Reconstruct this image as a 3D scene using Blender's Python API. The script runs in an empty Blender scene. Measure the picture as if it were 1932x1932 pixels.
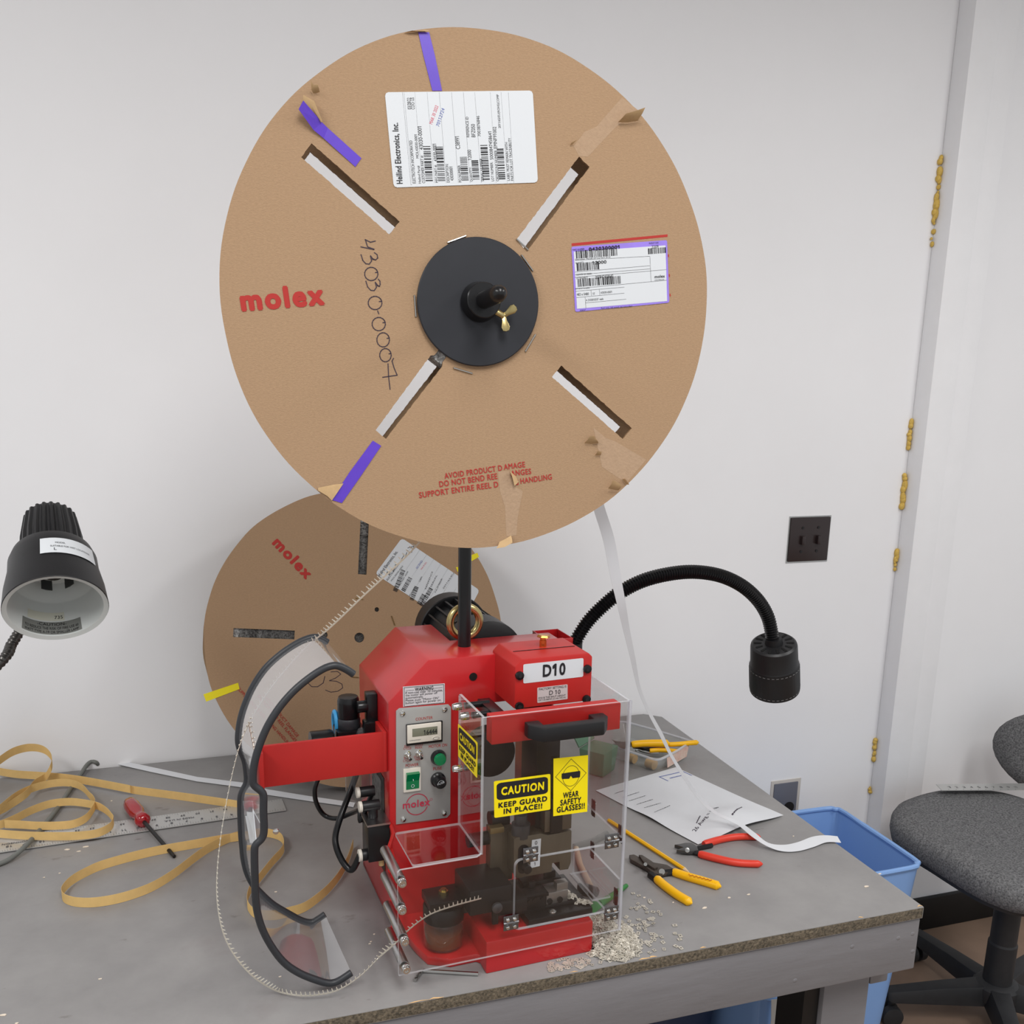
import bpy, bmesh, math, random
from math import pi, sin, cos, radians
from mathutils import Vector as V, Matrix
random.seed(7)
SC = bpy.context.scene
COL = SC.collection

# ------------------------------------------------------------------ camera
TZ = 0.766                                   # bench top above the floor
F, CX, CY = 1797.7, 966.0, 1143.9            # focal length and principal point in photo pixels
PITCH, ROLL, YT, YM = .23365, -.01851, .32242, .3710
def _axes():
    f = V((0, cos(PITCH), -sin(PITCH))); r = V((1, 0, 0)); d = f.cross(r)
    r2 = r*cos(ROLL) + d*sin(ROLL); d2 = -r*sin(ROLL) + d*cos(ROLL)
    q = Matrix.Rotation(-YT, 3, 'Z')
    return q @ r2, q @ d2, q @ f
RT, DN, FW = _axes()
CAM = V((0, 0, TZ + .8))
cd = bpy.data.cameras.new('camera'); co = bpy.data.objects.new('camera', cd); COL.objects.link(co)
co.matrix_world = Matrix(((RT.x, -DN.x, -FW.x, CAM.x), (RT.y, -DN.y, -FW.y, CAM.y), (RT.z, -DN.z, -FW.z, CAM.z), (0, 0, 0, 1)))
cd.sensor_width = 36; cd.lens = F/1932*36; cd.shift_y = (CY-966)/1932; cd.clip_start = .02; cd.clip_end = 40
SC.camera = co

# ------------------------------------------------------------------ light
WD = bpy.data.worlds.new('room_light'); SC.world = WD; WD.use_nodes = True
bg = WD.node_tree.nodes['Background']; bg.inputs[0].default_value = (.96, .98, 1, 1); bg.inputs[1].default_value = .64
def area(name, loc, sx, sy, power, rot=(0, 0, 0), col=(1, .992, .98)):
    l = bpy.data.lights.new(name, 'AREA'); l.shape = 'RECTANGLE'; l.size = sx; l.size_y = sy; l.energy = power; l.color = col
    o = bpy.data.objects.new(name, l); COL.objects.link(o); o.location = loc; o.rotation_euler = rot
    return o
CEIL = 2.75
LIGHTS = [((1.9, .15), 25), ((.35, -.1), 27), ((-1.3, .25), 32)]
for k, ((lx, ly), e) in enumerate(LIGHTS):
    area('ceiling_tube_light', (lx, ly, CEIL-.09), .5, 1.2, e)
SC.view_settings.view_transform = 'Standard'; SC.view_settings.look = 'None'
SC.view_settings.exposure = 0.0; SC.view_settings.gamma = 1.0; SC.view_settings.use_curve_mapping = False

# ------------------------------------------------------------------ frames: photo pixel -> point on a known plane
def ray(px): return RT*((px[0]-CX)/F) + DN*((px[1]-CY)/F) + FW
class Fr:
    def __init__(s, o, x, y, z): s.o, s.x, s.y, s.z = V(o), V(x), V(y), V(z)
    def w(s, p): return s.o + s.x*p[0] + s.y*p[1] + s.z*p[2]
    def l(s, P): d = P - s.o; return V((d.dot(s.x), d.dot(s.y), d.dot(s.z)))
    def hit(s, px, ax, val):
        n = (s.x, s.y, s.z)[ax]; d = ray(px); t = ((s.o-CAM).dot(n)+val)/d.dot(n)
        return s.l(CAM + d*t)
    def mat(s):
        return Matrix(((s.x.x, s.y.x, s.z.x, s.o.x), (s.x.y, s.y.y, s.z.y, s.o.y), (s.x.z, s.y.z, s.z.z, s.o.z), (0, 0, 0, 1)))
FWd = Fr((0, 0, 0), (1, 0, 0), (0, 1, 0), (0, 0, 1))
def onz(px, z): return FWd.hit(px, 2, z)
def tab(px, z=0.0): return onz(px, TZ+z)
def ony(px, y): return FWd.hit(px, 1, y)
def zc(x0, y0, s): return lambda x, y: (x0+x/s, y0+y/s)
Z1 = zc(660, 1140, 3.331); Z2 = zc(660, 1480, 3.22); ZA = zc(860, 1560, 5.682); ZP = zc(740, 1290, 7.156); ZS = zc(900, 1390, 6.44)
DL = YM-YT
FM = Fr(tab((917, 1838)), (cos(DL), sin(DL), 0), (-sin(DL), cos(DL), 0), (0, 0, 1))   # press: u right, v back, w up
class Pl:
    """flat face of a frame; 2-D coordinates read left to right as seen from the room"""
    def __init__(s, fr, ax, val, sgn=-1): s.fr, s.ax, s.val, s.sgn = fr, ax, val, sgn
    def p2(s, px):
        q = s.fr.hit(px, s.ax, s.val)
        return V((q.x, q.z)) if s.ax == 1 else V((-q.y, q.z)) if s.ax == 0 else V((q.x, q.y))
    def p3(s, p, e=0.0):
        e = s.val + s.sgn*e
        return V((p[0], e, p[1])) if s.ax == 1 else V((e, -p[0], p[1])) if s.ax == 0 else V((p[0], p[1], e))

# ------------------------------------------------------------------ materials
def lin(c): return tuple(((x/255)/12.92 if x/255 <= .04045 else ((x/255+.055)/1.055)**2.4) for x in c)
MATS = {}
def pm(name, col, rough=.5, metal=0, var=0, scale=30, bump=0, bscale=150, col2=None, coat=0, trans=0, ior=1.45, spec=.5, detail=4, stretch=None, emit=0, alpha=1, lo=.35, hi=.7, crough=.05):
    if name in MATS: return MATS[name]
    m = bpy.data.materials.new(name); m.use_nodes = True; nt = m.node_tree; N = nt.nodes; b = N['Principled BSDF']
    c = lin(col)+(1,); I = b.inputs
    I['Base Color'].default_value = c; I['Roughness'].default_value = rough; I['Metallic'].default_value = metal
    I['Coat Weight'].default_value = coat; I['Coat Roughness'].default_value = crough
    I['Transmission Weight'].default_value = trans; I['IOR'].default_value = ior; I['Specular IOR Level'].default_value = spec; I['Alpha'].default_value = alpha
    if emit: I['Emission Color'].default_value = c; I['Emission Strength'].default_value = emit
    if var or col2 or bump:
        tc = N.new('ShaderNodeTexCoord'); src = tc.outputs['Object']
        if stretch:
            mp = N.new('ShaderNodeMapping'); mp.inputs['Scale'].default_value = stretch; nt.links.new(src, mp.inputs[0]); src = mp.outputs[0]
    if var or col2:
        n = N.new('ShaderNodeTexNoise'); n.inputs['Scale'].default_value = scale; n.inputs['Detail'].default_value = detail; n.inputs['Roughness'].default_value = .65
        nt.links.new(src, n.inputs['Vector'])
        r = N.new('ShaderNodeValToRGB'); nt.links.new(n.outputs[0], r.inputs[0])
        r.color_ramp.elements[0].position = lo; r.color_ramp.elements[1].position = hi
        if col2: r.color_ramp.elements[0].color = lin(col2)+(1,); r.color_ramp.elements[1].color = c
        else:
            r.color_ramp.elements[0].color = tuple(x*(1-var) for x in c[:3])+(1,); r.color_ramp.elements[1].color = tuple(min(1, x*(1+var)) for x in c[:3])+(1,)
        nt.links.new(r.outputs[0], I['Base Color'])
    if bump:
        n2 = N.new('ShaderNodeTexNoise'); n2.inputs['Scale'].default_value = bscale; n2.inputs['Detail'].default_value = 6; nt.links.new(src, n2.inputs['Vector'])
        bp = N.new('ShaderNodeBump'); bp.inputs['Strength'].default_value = bump; bp.inputs['Distance'].default_value = .002
        nt.links.new(n2.outputs[0], bp.inputs['Height']); nt.links.new(bp.outputs[0], I['Normal'])
    MATS[name] = m; return m
def sheet(name, tint, gloss=1.0, milk=0.0, rough=.02, ior=1.49, milkcol=(240, 242, 245), power=5.0):
    """thin clear sheet: straight-through transmission with Fresnel reflection, optionally a little milky"""
    m = bpy.data.materials.new(name); m.use_nodes = True; nt = m.node_tree; N = nt.nodes; out = N['Material Output']; N.remove(N['Principled BSDF'])
    t = N.new('ShaderNodeBsdfTransparent'); t.inputs[0].default_value = lin(tint)+(1,)
    g = N.new('ShaderNodeBsdfGlossy'); g.inputs['Roughness'].default_value = rough; g.inputs[0].default_value = (gloss, gloss, gloss, 1)
    lw = N.new('ShaderNodeLayerWeight'); lw.inputs[0].default_value = .5          # Schlick reflectance of a thin sheet, the same from both faces
    r0 = ((ior-1)/(ior+1))**2
    pw = N.new('ShaderNodeMath'); pw.operation = 'POWER'; pw.inputs[1].default_value = power; nt.links.new(lw.outputs['Facing'], pw.inputs[0])
    f = N.new('ShaderNodeMath'); f.operation = 'MULTIPLY_ADD'; f.inputs[1].default_value = 1-r0; f.inputs[2].default_value = r0; nt.links.new(pw.outputs[0], f.inputs[0])
    mx = N.new('ShaderNodeMixShader'); nt.links.new(f.outputs[0], mx.inputs[0]); nt.links.new(t.outputs[0], mx.inputs[1]); nt.links.new(g.outputs[0], mx.inputs[2])
    last = mx
    if milk:
        d = N.new('ShaderNodeBsdfDiffuse'); d.inputs[0].default_value = lin(milkcol)+(1,)
        m2 = N.new('ShaderNodeMixShader'); m2.inputs[0].default_value = milk; nt.links.new(mx.outputs[0], m2.inputs[1]); nt.links.new(d.outputs[0], m2.inputs[2]); last = m2
    nt.links.new(last.outputs[0], out.inputs[0]); MATS[name] = m; return m

CARD = pm('cardboard', (167, 138, 109), .85, var=.07, scale=260, bump=.25, bscale=420, stretch=(1, 2.2, 1), spec=.2)
CARDE = pm('cardboard_edge', (138, 106, 74), .9, var=.15, scale=200)
CARDI = pm('torn_paper', (190, 160, 120), .9, var=.08, scale=90, spec=.2)
SCUFF = pm('scuffed_cardboard', (174, 147, 121), .9, var=.05, scale=160, bump=.3, bscale=300, spec=.2)
RED = pm('red_paint', (186, 32, 36), .30, var=.05, scale=14, coat=.4, crough=.12)
RED2 = pm('red_paint_satin', (184, 36, 33), .45, var=.04, scale=20)
PRINT = pm('red_print', (176, 60, 56), .8, spec=.2)
BLK = pm('black_plastic', (24, 24, 26), .42, bump=.05, bscale=600)
BLKS = pm('black_satin', (20, 20, 22), .28)
BLKD = pm('black_disc', (34, 36, 42), .5, var=.12, scale=8)
RUB = pm('black_rubber', (46, 48, 52), .42)
DKM = pm('blackened_steel', (34, 33, 34), .38, metal=.3, var=.1, scale=30)
STL = pm('steel', (178, 178, 176), .26, metal=1)
ALU = pm('brushed_aluminium', (190, 190, 190), .3, metal=1, var=.05, scale=60, stretch=(1, 1, .05))
CHR = pm('chrome', (215, 215, 212), .12, metal=1)
BRZ = pm('bronzed_steel', (112, 104, 90), .4, metal=.7, var=.1, scale=50, stretch=(1, 1, .15))
GALV = pm('yellow_zinc', (192, 174, 122), .28, metal=1, var=.15, scale=60)
BRASS = pm('brass', (214, 150, 80), .25, metal=1)
PANEL = pm('panel_silver', (176, 176, 174), .42, metal=.35, var=.03, scale=8)
WHT = pm('white_label', (210, 214, 218), .45)
WHTP = pm('white_paper', (212, 214, 218), .7, var=.02, scale=8)
INK = pm('black_ink', (26, 26, 30), .6)
INKG = pm('grey_ink', (92, 92, 98), .6)
INKB = pm('blue_ink', (78, 96, 170), .6)
INKR = pm('pink_ink', (214, 90, 110), .6)
PEN = pm('pen_ink', (52, 40, 56), .6)
YEL = pm('yellow_sticker', (246, 224, 8), .4)
YELT = pm('yellow_tape', (238, 222, 20), .45)
PUR = pm('purple_tape', (94, 62, 190), .35, var=.06, scale=18)
LIL = pm('lilac_label', (150, 126, 222), .4, var=.05, scale=40)
YELG = pm('yellow_grip', (246, 186, 8), .35)
REDG = pm('red_grip', (220, 62, 44), .4)
GRN = pm('green_lens', (0, 120, 72), .15, coat=.5)
IVORY = pm('ivory_plastic', (222, 216, 204), .4)
LCD = pm('lcd', (122, 124, 108), .25)
KRAFT = pm('kraft_paper', (222, 186, 122), .7, var=.05, scale=50, spec=.25)
WALLP = pm('wall_paint', (238, 238, 240), .55, var=.012, scale=3, bump=.10, bscale=14, spec=.3)
POSTP = pm('post_paint', (236, 236, 238), .42, var=.015, scale=10, bump=.35, bscale=28)
BENCH = pm('bench_grey_paint', (146, 144, 143), .45, col2=(127, 125, 125), scale=5, bump=.22, bscale=22, detail=8, lo=.3, hi=.65)
def add_smudges(m, dark, scale, lo, hi, stretch):
    """worn dark scuffs over an existing base colour"""
    nt = m.node_tree; N = nt.nodes; b = N['Principled BSDF']; src = b.inputs['Base Color'].links[0].from_socket
    tc = N.new('ShaderNodeTexCoord'); mp = N.new('ShaderNodeMapping'); mp.inputs['Scale'].default_value = stretch; nt.links.new(tc.outputs['Object'], mp.inputs[0])
    n = N.new('ShaderNodeTexNoise'); n.inputs['Scale'].default_value = scale; n.inputs['Detail'].default_value = 6; n.inputs['Roughness'].default_value = .6; nt.links.new(mp.outputs[0], n.inputs['Vector'])
    r = N.new('ShaderNodeMapRange'); r.inputs['From Min'].default_value = lo; r.inputs['From Max'].default_value = hi; nt.links.new(n.outputs[0], r.inputs['Value'])
    mx = N.new('ShaderNodeMix'); mx.data_type = 'RGBA'; nt.links.new(r.outputs[0], mx.inputs['Factor']); nt.links.new(src, mx.inputs['A']); mx.inputs['B'].default_value = lin(dark)+(1,)
    nt.links.new(mx.outputs['Result'], b.inputs['Base Color'])
add_smudges(BENCH, (88, 80, 76), 16, .66, .80, (1, 1.8, 1)); add_smudges(BENCH, (120, 112, 112), 3.2, .58, .78, (1, 1, 1))
APR = pm('bench_grey_shaded', (124, 123, 126), .4, var=.06, scale=10, bump=.5, bscale=34, stretch=(.35, 1, 1.6))  # bench paint with the shade of the upright faces put into the colour
CHIP = pm('chipboard_edge', (128, 116, 98), .9, col2=(70, 64, 54), scale=240, bump=.8, bscale=330)
WOODC = pm('bare_wood_chip', (226, 184, 128), .9)
FLOORM = pm('floor_brown', (142, 118, 100), .6, var=.12, scale=7, bump=.08, bscale=30, detail=8)
BBM = pm('black_baseboard', (20, 20, 21), .45, var=.2, scale=20)
FOAM = pm('yellow_foam', (214, 180, 92), .8, var=.15, scale=120, bump=.5, bscale=160)
FAB = pm('grey_fabric', (142, 142, 143), .95, col2=(66, 66, 68), scale=240, bump=.8, bscale=420, spec=.1, lo=.3, hi=.75)
CHBLK = pm('chair_black', (44, 44, 46), .55, var=.15, scale=20)
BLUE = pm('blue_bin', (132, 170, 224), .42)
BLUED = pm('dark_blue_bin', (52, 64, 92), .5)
TERM = pm('tin_terminal', (222, 216, 202), .3, metal=.45)
WIND = pm('wound_terminals', (206, 206, 204), .45, metal=.2, col2=(96, 94, 92), scale=330)
CHIPS = pm('scrap_tin', (196, 190, 178), .5, metal=.35, var=.2, scale=60)
SHADEI = pm('lamp_inside', (206, 210, 208), .4)
GRAYC = pm('grey_cable', (110, 112, 108), .55)
REDH = pm('red_clear_handle', (170, 14, 30), .15, coat=.6, trans=.25)
TRAYM = sheet('tray_plastic', (225, 228, 224), .8, .16, .15)
PLEX = sheet('acrylic_sheet', (250, 250, 250), .9, 0, .015)
FILM = sheet('clear_film', (236, 236, 238), 1.0, .06, .05, 1.6, power=2.0)
EDGE = sheet('acrylic_edge', (235, 235, 240), 1.0, .34, .1, 1.5)
GREENB = sheet('green_plastic', (170, 205, 180), .8, .62, .1, 1.45, (112, 152, 128))
GLASSC = sheet('clear_bowl', (222, 222, 220), 1.0, .06, .03, 1.5)
OIL = pm('amber_oil', (142, 78, 22), .08, trans=.35, ior=1.4)
JARG = sheet('jar_glass', (240, 226, 206), 1.0, .03, .02, 1.5)
GREENP = pm('green_handle', (48, 120, 58), .4)
PLATEB = pm('brown_plate', (46, 36, 36), .3)

# ------------------------------------------------------------------ mesh building
TXT = {}
def text2d(s, bold=0.0):
    k = (s, bold)
    if k not in TXT:
        c = bpy.data.curves.new('t', 'FONT'); c.body = s; c.size = 1; c.resolution_u = 3; c.space_character = 1+bold*2.4
        o = bpy.data.objects.new('t', c); me = bpy.data.meshes.new_from_object(o)
        vs = [(v.co.x, v.co.y) for v in me.vertices]; fs = [tuple(p.vertices) for p in me.polygons]
        bpy.data.objects.remove(o); bpy.data.curves.remove(c); bpy.data.meshes.remove(me)
        if '1' in s: _flag_ones(s, vs, fs, bold)
        x0 = min(v[0] for v in vs); x1 = max(v[0] for v in vs); y0 = min(v[1] for v in vs); y1 = max(v[1] for v in vs)
        if bold:                                   # heavier strokes: the same print laid down a few times, slightly shifted
            n0 = len(vs); v0 = list(vs); f0 = list(fs)
            for a in range(6):
                o = len(vs); vs += [(x+bold*.62*cos(a*pi/3), y+bold*.62*sin(a*pi/3)) for x, y in v0]; fs += [tuple(i+o for i in f) for f in f0]
            b = bold*.62; x0 -= b; x1 += b; y0 -= b; y1 += b
        TXT[k] = ([((v[0]-x0)/(x1-x0), (v[1]-y0)/(y1-y0)) for v in vs], fs, (x1-x0)/(y1-y0))
    return TXT[k]
def _flag_ones(s, vs, fs, bold):
    """the built-in font draws 1 as a bare bar: give each one its flag"""
    par = list(range(len(vs)))
    def find(i):
        while par[i] != i: par[i] = par[par[i]]; i = par[i]
        return i
    for f in fs:
        for i in f[1:]: par[find(i)] = find(f[0])
    comp = {}
    for i in range(len(vs)): comp.setdefault(find(i), []).append(i)
    cs = sorted(comp.values(), key=lambda c: min(vs[i][0] for i in c)); chars = [c for c in s if c != ' ']
    if len(cs) != len(chars): return
    for c, ch in zip(cs, chars):
        if ch == '1':
            x0 = min(vs[i][0] for i in c); y1 = max(vs[i][1] for i in c); y0 = min(vs[i][1] for i in c); h = y1-y0; w = .10+bold; o = len(vs)
            vs += [(x0+.01, y1), (x0-.24*h, y1-.16*h), (x0-.24*h, y1-.16*h-w), (x0+.01, y1-w*1.1)]; fs.append((o, o+1, o+2, o+3))
def curve_plate(loops, t):
    """flat plate with holes: loops of 2-D points, first is the outline; centred on z=0"""
    c = bpy.data.curves.new('p', 'CURVE'); c.dimensions = '2D'; c.fill_mode = 'BOTH'; c.extrude = t/2
    for lp in loops:
        sp = c.splines.new('POLY'); sp.points.add(len(lp)-1); sp.use_cyclic_u = True
        for p, q in zip(sp.points, lp): p.co = (q[0], q[1], 0, 1)
    o = bpy.data.objects.new('p', c); me = bpy.data.meshes.new_from_object(o)
    vs = [v.co.copy() for v in me.vertices]; fs = [tuple(p.vertices) for p in me.polygons]
    bpy.data.objects.remove(o); bpy.data.curves.remove(c); bpy.data.meshes.remove(me)
    return vs, fs
def smooth_path(pts, n=6, closed=False):
    P = [V(p) for p in pts]; out = []; L = len(P)
    for i in range(L if closed else L-1):
        g = lambda k: P[k % L] if closed else P[max(0, min(L-1, k))]
        a, b, c, d = g(i-1), g(i), g(i+1), g(i+2)
        for j in range(n):
            t = j/n
            out.append(.5*((2*b)+(c-a)*t+(2*a-5*b+4*c-d)*t*t+(3*b-a-3*c+d)*t**3))
    if not closed: out.append(P[-1].copy())
    return out
class MB:
    def __init__(s): s.v, s.f, s.m = [], [], []
    def add(s, vs, fs, mi=0):
        o = len(s.v); s.v += [V(p) for p in vs]; s.f += [tuple(i+o for i in f) for f in fs]; s.m += [mi]*len(fs); return s
    def box(s, x0, x1, y0, y1, z0, z1, M=None, mi=0):
        vs = [V((x, y, z)) for z in (z0, z1) for y in (y0, y1) for x in (x0, x1)]
        if M: vs = [M @ p for p in vs]
        return s.add(vs, [(0, 2, 3, 1), (4, 5, 7, 6), (0, 1, 5, 4), (2, 6, 7, 3), (0, 4, 6, 2), (1, 3, 7, 5)], mi)
    def prism(s, lo, hi, mi=0, side=None):
        n = len(lo); s.add(list(lo)+list(hi), [tuple(range(n))[::-1], tuple(range(n, 2*n))], mi)
        o = len(s.v)-2*n
        for i in range(n): j = (i+1) % n; s.f.append((o+i, o+j, o+n+j, o+n+i)); s.m.append(mi if side is None else side)
        return s
    def rings(s, R, caps=True, closed=False, mi=0):
        n = len(R[0]); o = len(s.v); k = len(R)
        for r in R: s.v += [V(p) for p in r]
        for a in range(k if closed else k-1):
            b = (a+1) % k
            for i in range(n): j = (i+1) % n; s.f.append((o+a*n+i, o+a*n+j, o+b*n+j, o+b*n+i)); s.m.append(mi)
        if caps and not closed:
            s.f.append(tuple(o+i for i in range(n))[::-1]); s.f.append(tuple(o+(k-1)*n+i for i in range(n))); s.m += [mi, mi]
        return s
    def tube(s, path, r, n=10, closed=False, caps=True, mi=0):
        P = [V(p) for p in path]; k = len(P); R = []
        T = []
        for i in range(k):
            a = P[(i-1) % k] if closed else P[max(0, i-1)]; b = P[(i+1) % k] if closed else P[min(k-1, i+1)]
            T.append((b-a).normalized())
        up = T[0].orthogonal().normalized()
        for i in range(k):
            up = (up - T[i]*up.dot(T[i])); up = up.normalized() if up.length > 1e-6 else T[i].orthogonal().normalized()
            sd = T[i].cross(up); rr = r[i] if isinstance(r, (list, tuple)) else r
            R.append([P[i]+up*(rr*cos(2*pi*j/n))+sd*(rr*sin(2*pi*j/n)) for j in range(n)])
        return s.rings(R, caps, closed, mi)
    def cyl(s, a, b, r0, r1=None, n=20, mi=0):
        return s.tube([a, b], [r0, r0 if r1 is None else r1], n, mi=mi)
    def lathe(s, prof, a, ax, n=32, caps=True, mi=0, mod=None):
        a = V(a); ax = V(ax).normalized(); u = ax.orthogonal().normalized(); w = ax.cross(u)
        return s.rings([[a+ax*z+(u*cos(2*pi*j/n)+w*sin(2*pi*j/n))*(r*(mod(j, k) if mod else 1)) for j in range(n)] for k, (r, z) in enumerate(prof)], caps, False, mi)
    def ball(s, c, r, n=12, mi=0, sc=(1, 1, 1)):
        c = V(c); return s.rings([[c+V((r*sin(t)*cos(2*pi*j/n)*sc[0], r*sin(t)*sin(2*pi*j/n)*sc[1], r*cos(t)*sc[2])) for j in range(n)] for t in [pi*(.02+.96*i/(n//2+1)) for i in range(n//2+2)]], True, False, mi)
    def strip(s, A, B, t=0.0, mi=0):
        """sheet between two polylines, optional thickness"""
        A = [V(p) for p in A]; B = [V(p) for p in B]; n = len(A)
        if not t:
            return s.add(A+B, [(i, i+1, n+i+1, n+i) for i in range(n-1)], mi)
        R = []
        for i in range(n):
            tn = (A[min(n-1, i+1)]-A[max(0, i-1)]); wd = B[i]-A[i]; nn = tn.cross(wd); nn = nn.normalized()*t/2 if nn.length else V((0, 0, t/2))
            R.append([A[i]-nn, B[i]-nn, B[i]+nn, A[i]+nn])
        return s.rings(R, True, False, mi)
    def plate(s, loops, t, fn, mi=0, side=None):
        vs, fs = curve_plate(loops, t)
        for f in fs:
            zz = [vs[i].z for i in f]; s.add([fn(vs[i]) for i in f], [tuple(range(len(f)))], mi if max(zz)-min(zz) < t*.5 else side if side is not None else mi)
        return s
    # flat print on a Pl plane
    def text(s, pl, st, p0, p1, h, bold=0.0, e=.0006, mi=0, px=True):
        a, b = (pl.p2(p0), pl.p2(p1)) if px else (V(p0), V(p1))
        ex = b-a; ey = V((-ex.y, ex.x)).normalized()*h
        vs, fs, asp = text2d(st, bold)
        n0 = len(vs)//7 if bold else len(vs)           # bold print: seven thin layers, each a hair above the last
        return s.add([pl.p3(a+ex*x+ey*y, e+.00005*(i//n0)) for i, (x, y) in enumerate(vs)], fs, mi)
    def quad(s, pl, pts, e=.0003, mi=0, px=True):
        q = [pl.p2(p) for p in pts] if px else pts
        return s.add([pl.p3(p, e) for p in q], [tuple(range(len(q)))], mi)
    def line(s, pl, pts, wd, e=.0005, mi=0, px=True, closed=False):
        q = [pl.p2(p) for p in pts] if px else [V(p) for p in pts]
        if closed: q = q+[q[0]]
        for a, b in zip(q, q[1:]):
            d = b-a
            if d.length < 1e-7: continue
            nn = V((-d.y, d.x)).normalized()*wd/2; t = d.normalized()*wd*.3
            s.add([pl.p3(p, e) for p in (a-t-nn, b+t-nn, b+t+nn, a-t+nn)], [(0, 1, 2, 3)], mi)
        return s
    def bars(s, pl, p0, p1, h, seed=1, e=.0006, mi=0, fill=.5, px=True):
        a, b = (pl.p2(p0), pl.p2(p1)) if px else (V(p0), V(p1)); rnd = random.Random(seed)
        ex = b-a; L = ex.length; ey = V((-ex.y, ex.x)).normalized()*h; x = 0
        while x < L*.98:
            wd = rnd.choice((.0008, .0008, .0014, .002))*min(1, L/.03)
            q0 = a+ex*(x/L); q1 = a+ex*(min(x+wd, L)/L)
            s.add([pl.p3(p, e) for p in (q0, q1, q1+ey, q0+ey)], [(0, 1, 2, 3)], mi); x += wd+rnd.choice((.0008, .001, .0016))*min(1, L/.03)
        return s
def finish(o, label=None, cat=None, group=None, kind=None):
    if label: o['label'] = label
    if cat: o['category'] = cat
    if group: o['group'] = group
    if kind: o['kind'] = kind
    return o
def mesh_of(mb, name, mats, bevel=0, smooth=True, ang=40, seg=2, flip=True):
    me = bpy.data.meshes.new(name); me.from_pydata([tuple(p) for p in mb.v], [], mb.f)
    me.polygons.foreach_set('material_index', mb.m)
    bm = bmesh.new(); bm.from_mesh(me)
    bmesh.ops.remove_doubles(bm, verts=bm.verts, dist=1e-6)
    if flip: bmesh.ops.recalc_face_normals(bm, faces=bm.faces)
    if bevel:
        es = [e for e in bm.edges if len(e.link_faces) == 2 and e.calc_face_angle(0) > radians(30)]
        bmesh.ops.bevel(bm, geom=es, offset=bevel, segments=seg, affect='EDGES', profile=.6, clamp_overlap=True)
    bm.to_mesh(me); bm.free()
    for m in (mats if isinstance(mats, (list, tuple)) else [mats]): me.materials.append(m)
    if smooth and len(me.polygons):
        me.polygons.foreach_set('use_smooth', [True]*len(me.polygons)); me.set_sharp_from_angle(angle=radians(ang))
    return me
def obj(name, mb, mats, parent=None, bevel=0, smooth=True, world=False, ang=40, seg=2, label=None, flip=True, kind=None):
    """links ONE mesh object. Vertices are in the parent's local frame (or world, when world=True)"""
    if world and parent is not None:
        inv = parent.matrix_world.inverted() if parent.get('_f') is None else Matrix(parent['_f']).inverted()
        mb.v = [inv @ p for p in mb.v]
    o = bpy.data.objects.new(name, mesh_of(mb, name, mats, bevel, smooth, ang, seg, flip)); COL.objects.link(o)
    if parent is not None: o.parent = parent
    if label: o['label'] = label
    if kind: o['kind'] = kind
    return o
def thing(name, label, cat, M=None, loc=None, group=None):
    o = bpy.data.objects.new(name, None); COL.objects.link(o); o.empty_display_size = .02
    o.matrix_world = M if M is not None else Matrix.Translation(loc if loc is not None else V((0, 0, 0)))
    return finish(o, label, cat, group)
def wthing(name, label, cat, loc, group=None): return thing(name, label, cat, Matrix.Translation(V(loc)), None, group)
def wpart(name, mb, mats, root, **k):
    inv = root.matrix_world.inverted(); mb.v = [inv @ p for p in mb.v]
    return obj(name, mb, mats, root, **k)
def sub(name, mb, mats, part, **k): return obj(name, mb, mats, part, **k)   # same local frame as its (untransformed) part
def solo(name, mb, mats, label, cat, group=None, kind=None, **k):
    """one-mesh thing built in world coordinates, origin moved to its base"""
    xs = [p.x for p in mb.v]; ys = [p.y for p in mb.v]; zs = [p.z for p in mb.v]
    b = V(((min(xs)+max(xs))/2, (min(ys)+max(ys))/2, min(zs))); mb.v = [p-b for p in mb.v]
    o = obj(name, mb, mats, **k); o.location = b
    return finish(o, label, cat, group, kind)
def wpath(path): return [FM.w(p) for p in path]

# ================================================================== THE SETTING
YW = 2.022
def struct(name, mb, mat, **k): return finish(obj(name, mb, mat, **k), kind='structure')
struct('wall_back', MB().box(-2.6, 3.6, YW, YW+.1, 0, CEIL), WALLP)
struct('floor', MB().box(-2.6, 3.6, -2.2, YW+.1, -.05, 0), FLOORM)
struct('ceiling', MB().box(-2.6, 3.6, -2.2, YW+.1, CEIL, CEIL+.05), pm('ceiling_white', (214, 214, 212), .8))
for k, ((lx, ly), e) in enumerate(LIGHTS):
    t = wthing('ceiling_light', ['right ceiling light above the office chair', 'middle ceiling light in front of the bench', 'left ceiling light above the desk lamp'][k], 'ceiling light', (lx, ly, CEIL), 'ceiling lights')
    wpart('housing', MB().box(lx-.27, lx+.27, ly-.62, ly+.62, CEIL-.08, CEIL), pm('light_housing', (230, 230, 230), .4), t, bevel=.004)
bb = MB().box(1.88, 3.6, YW-.014, YW, 0, .104); struct('baseboard_back', bb, BBM, bevel=.003)
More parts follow.
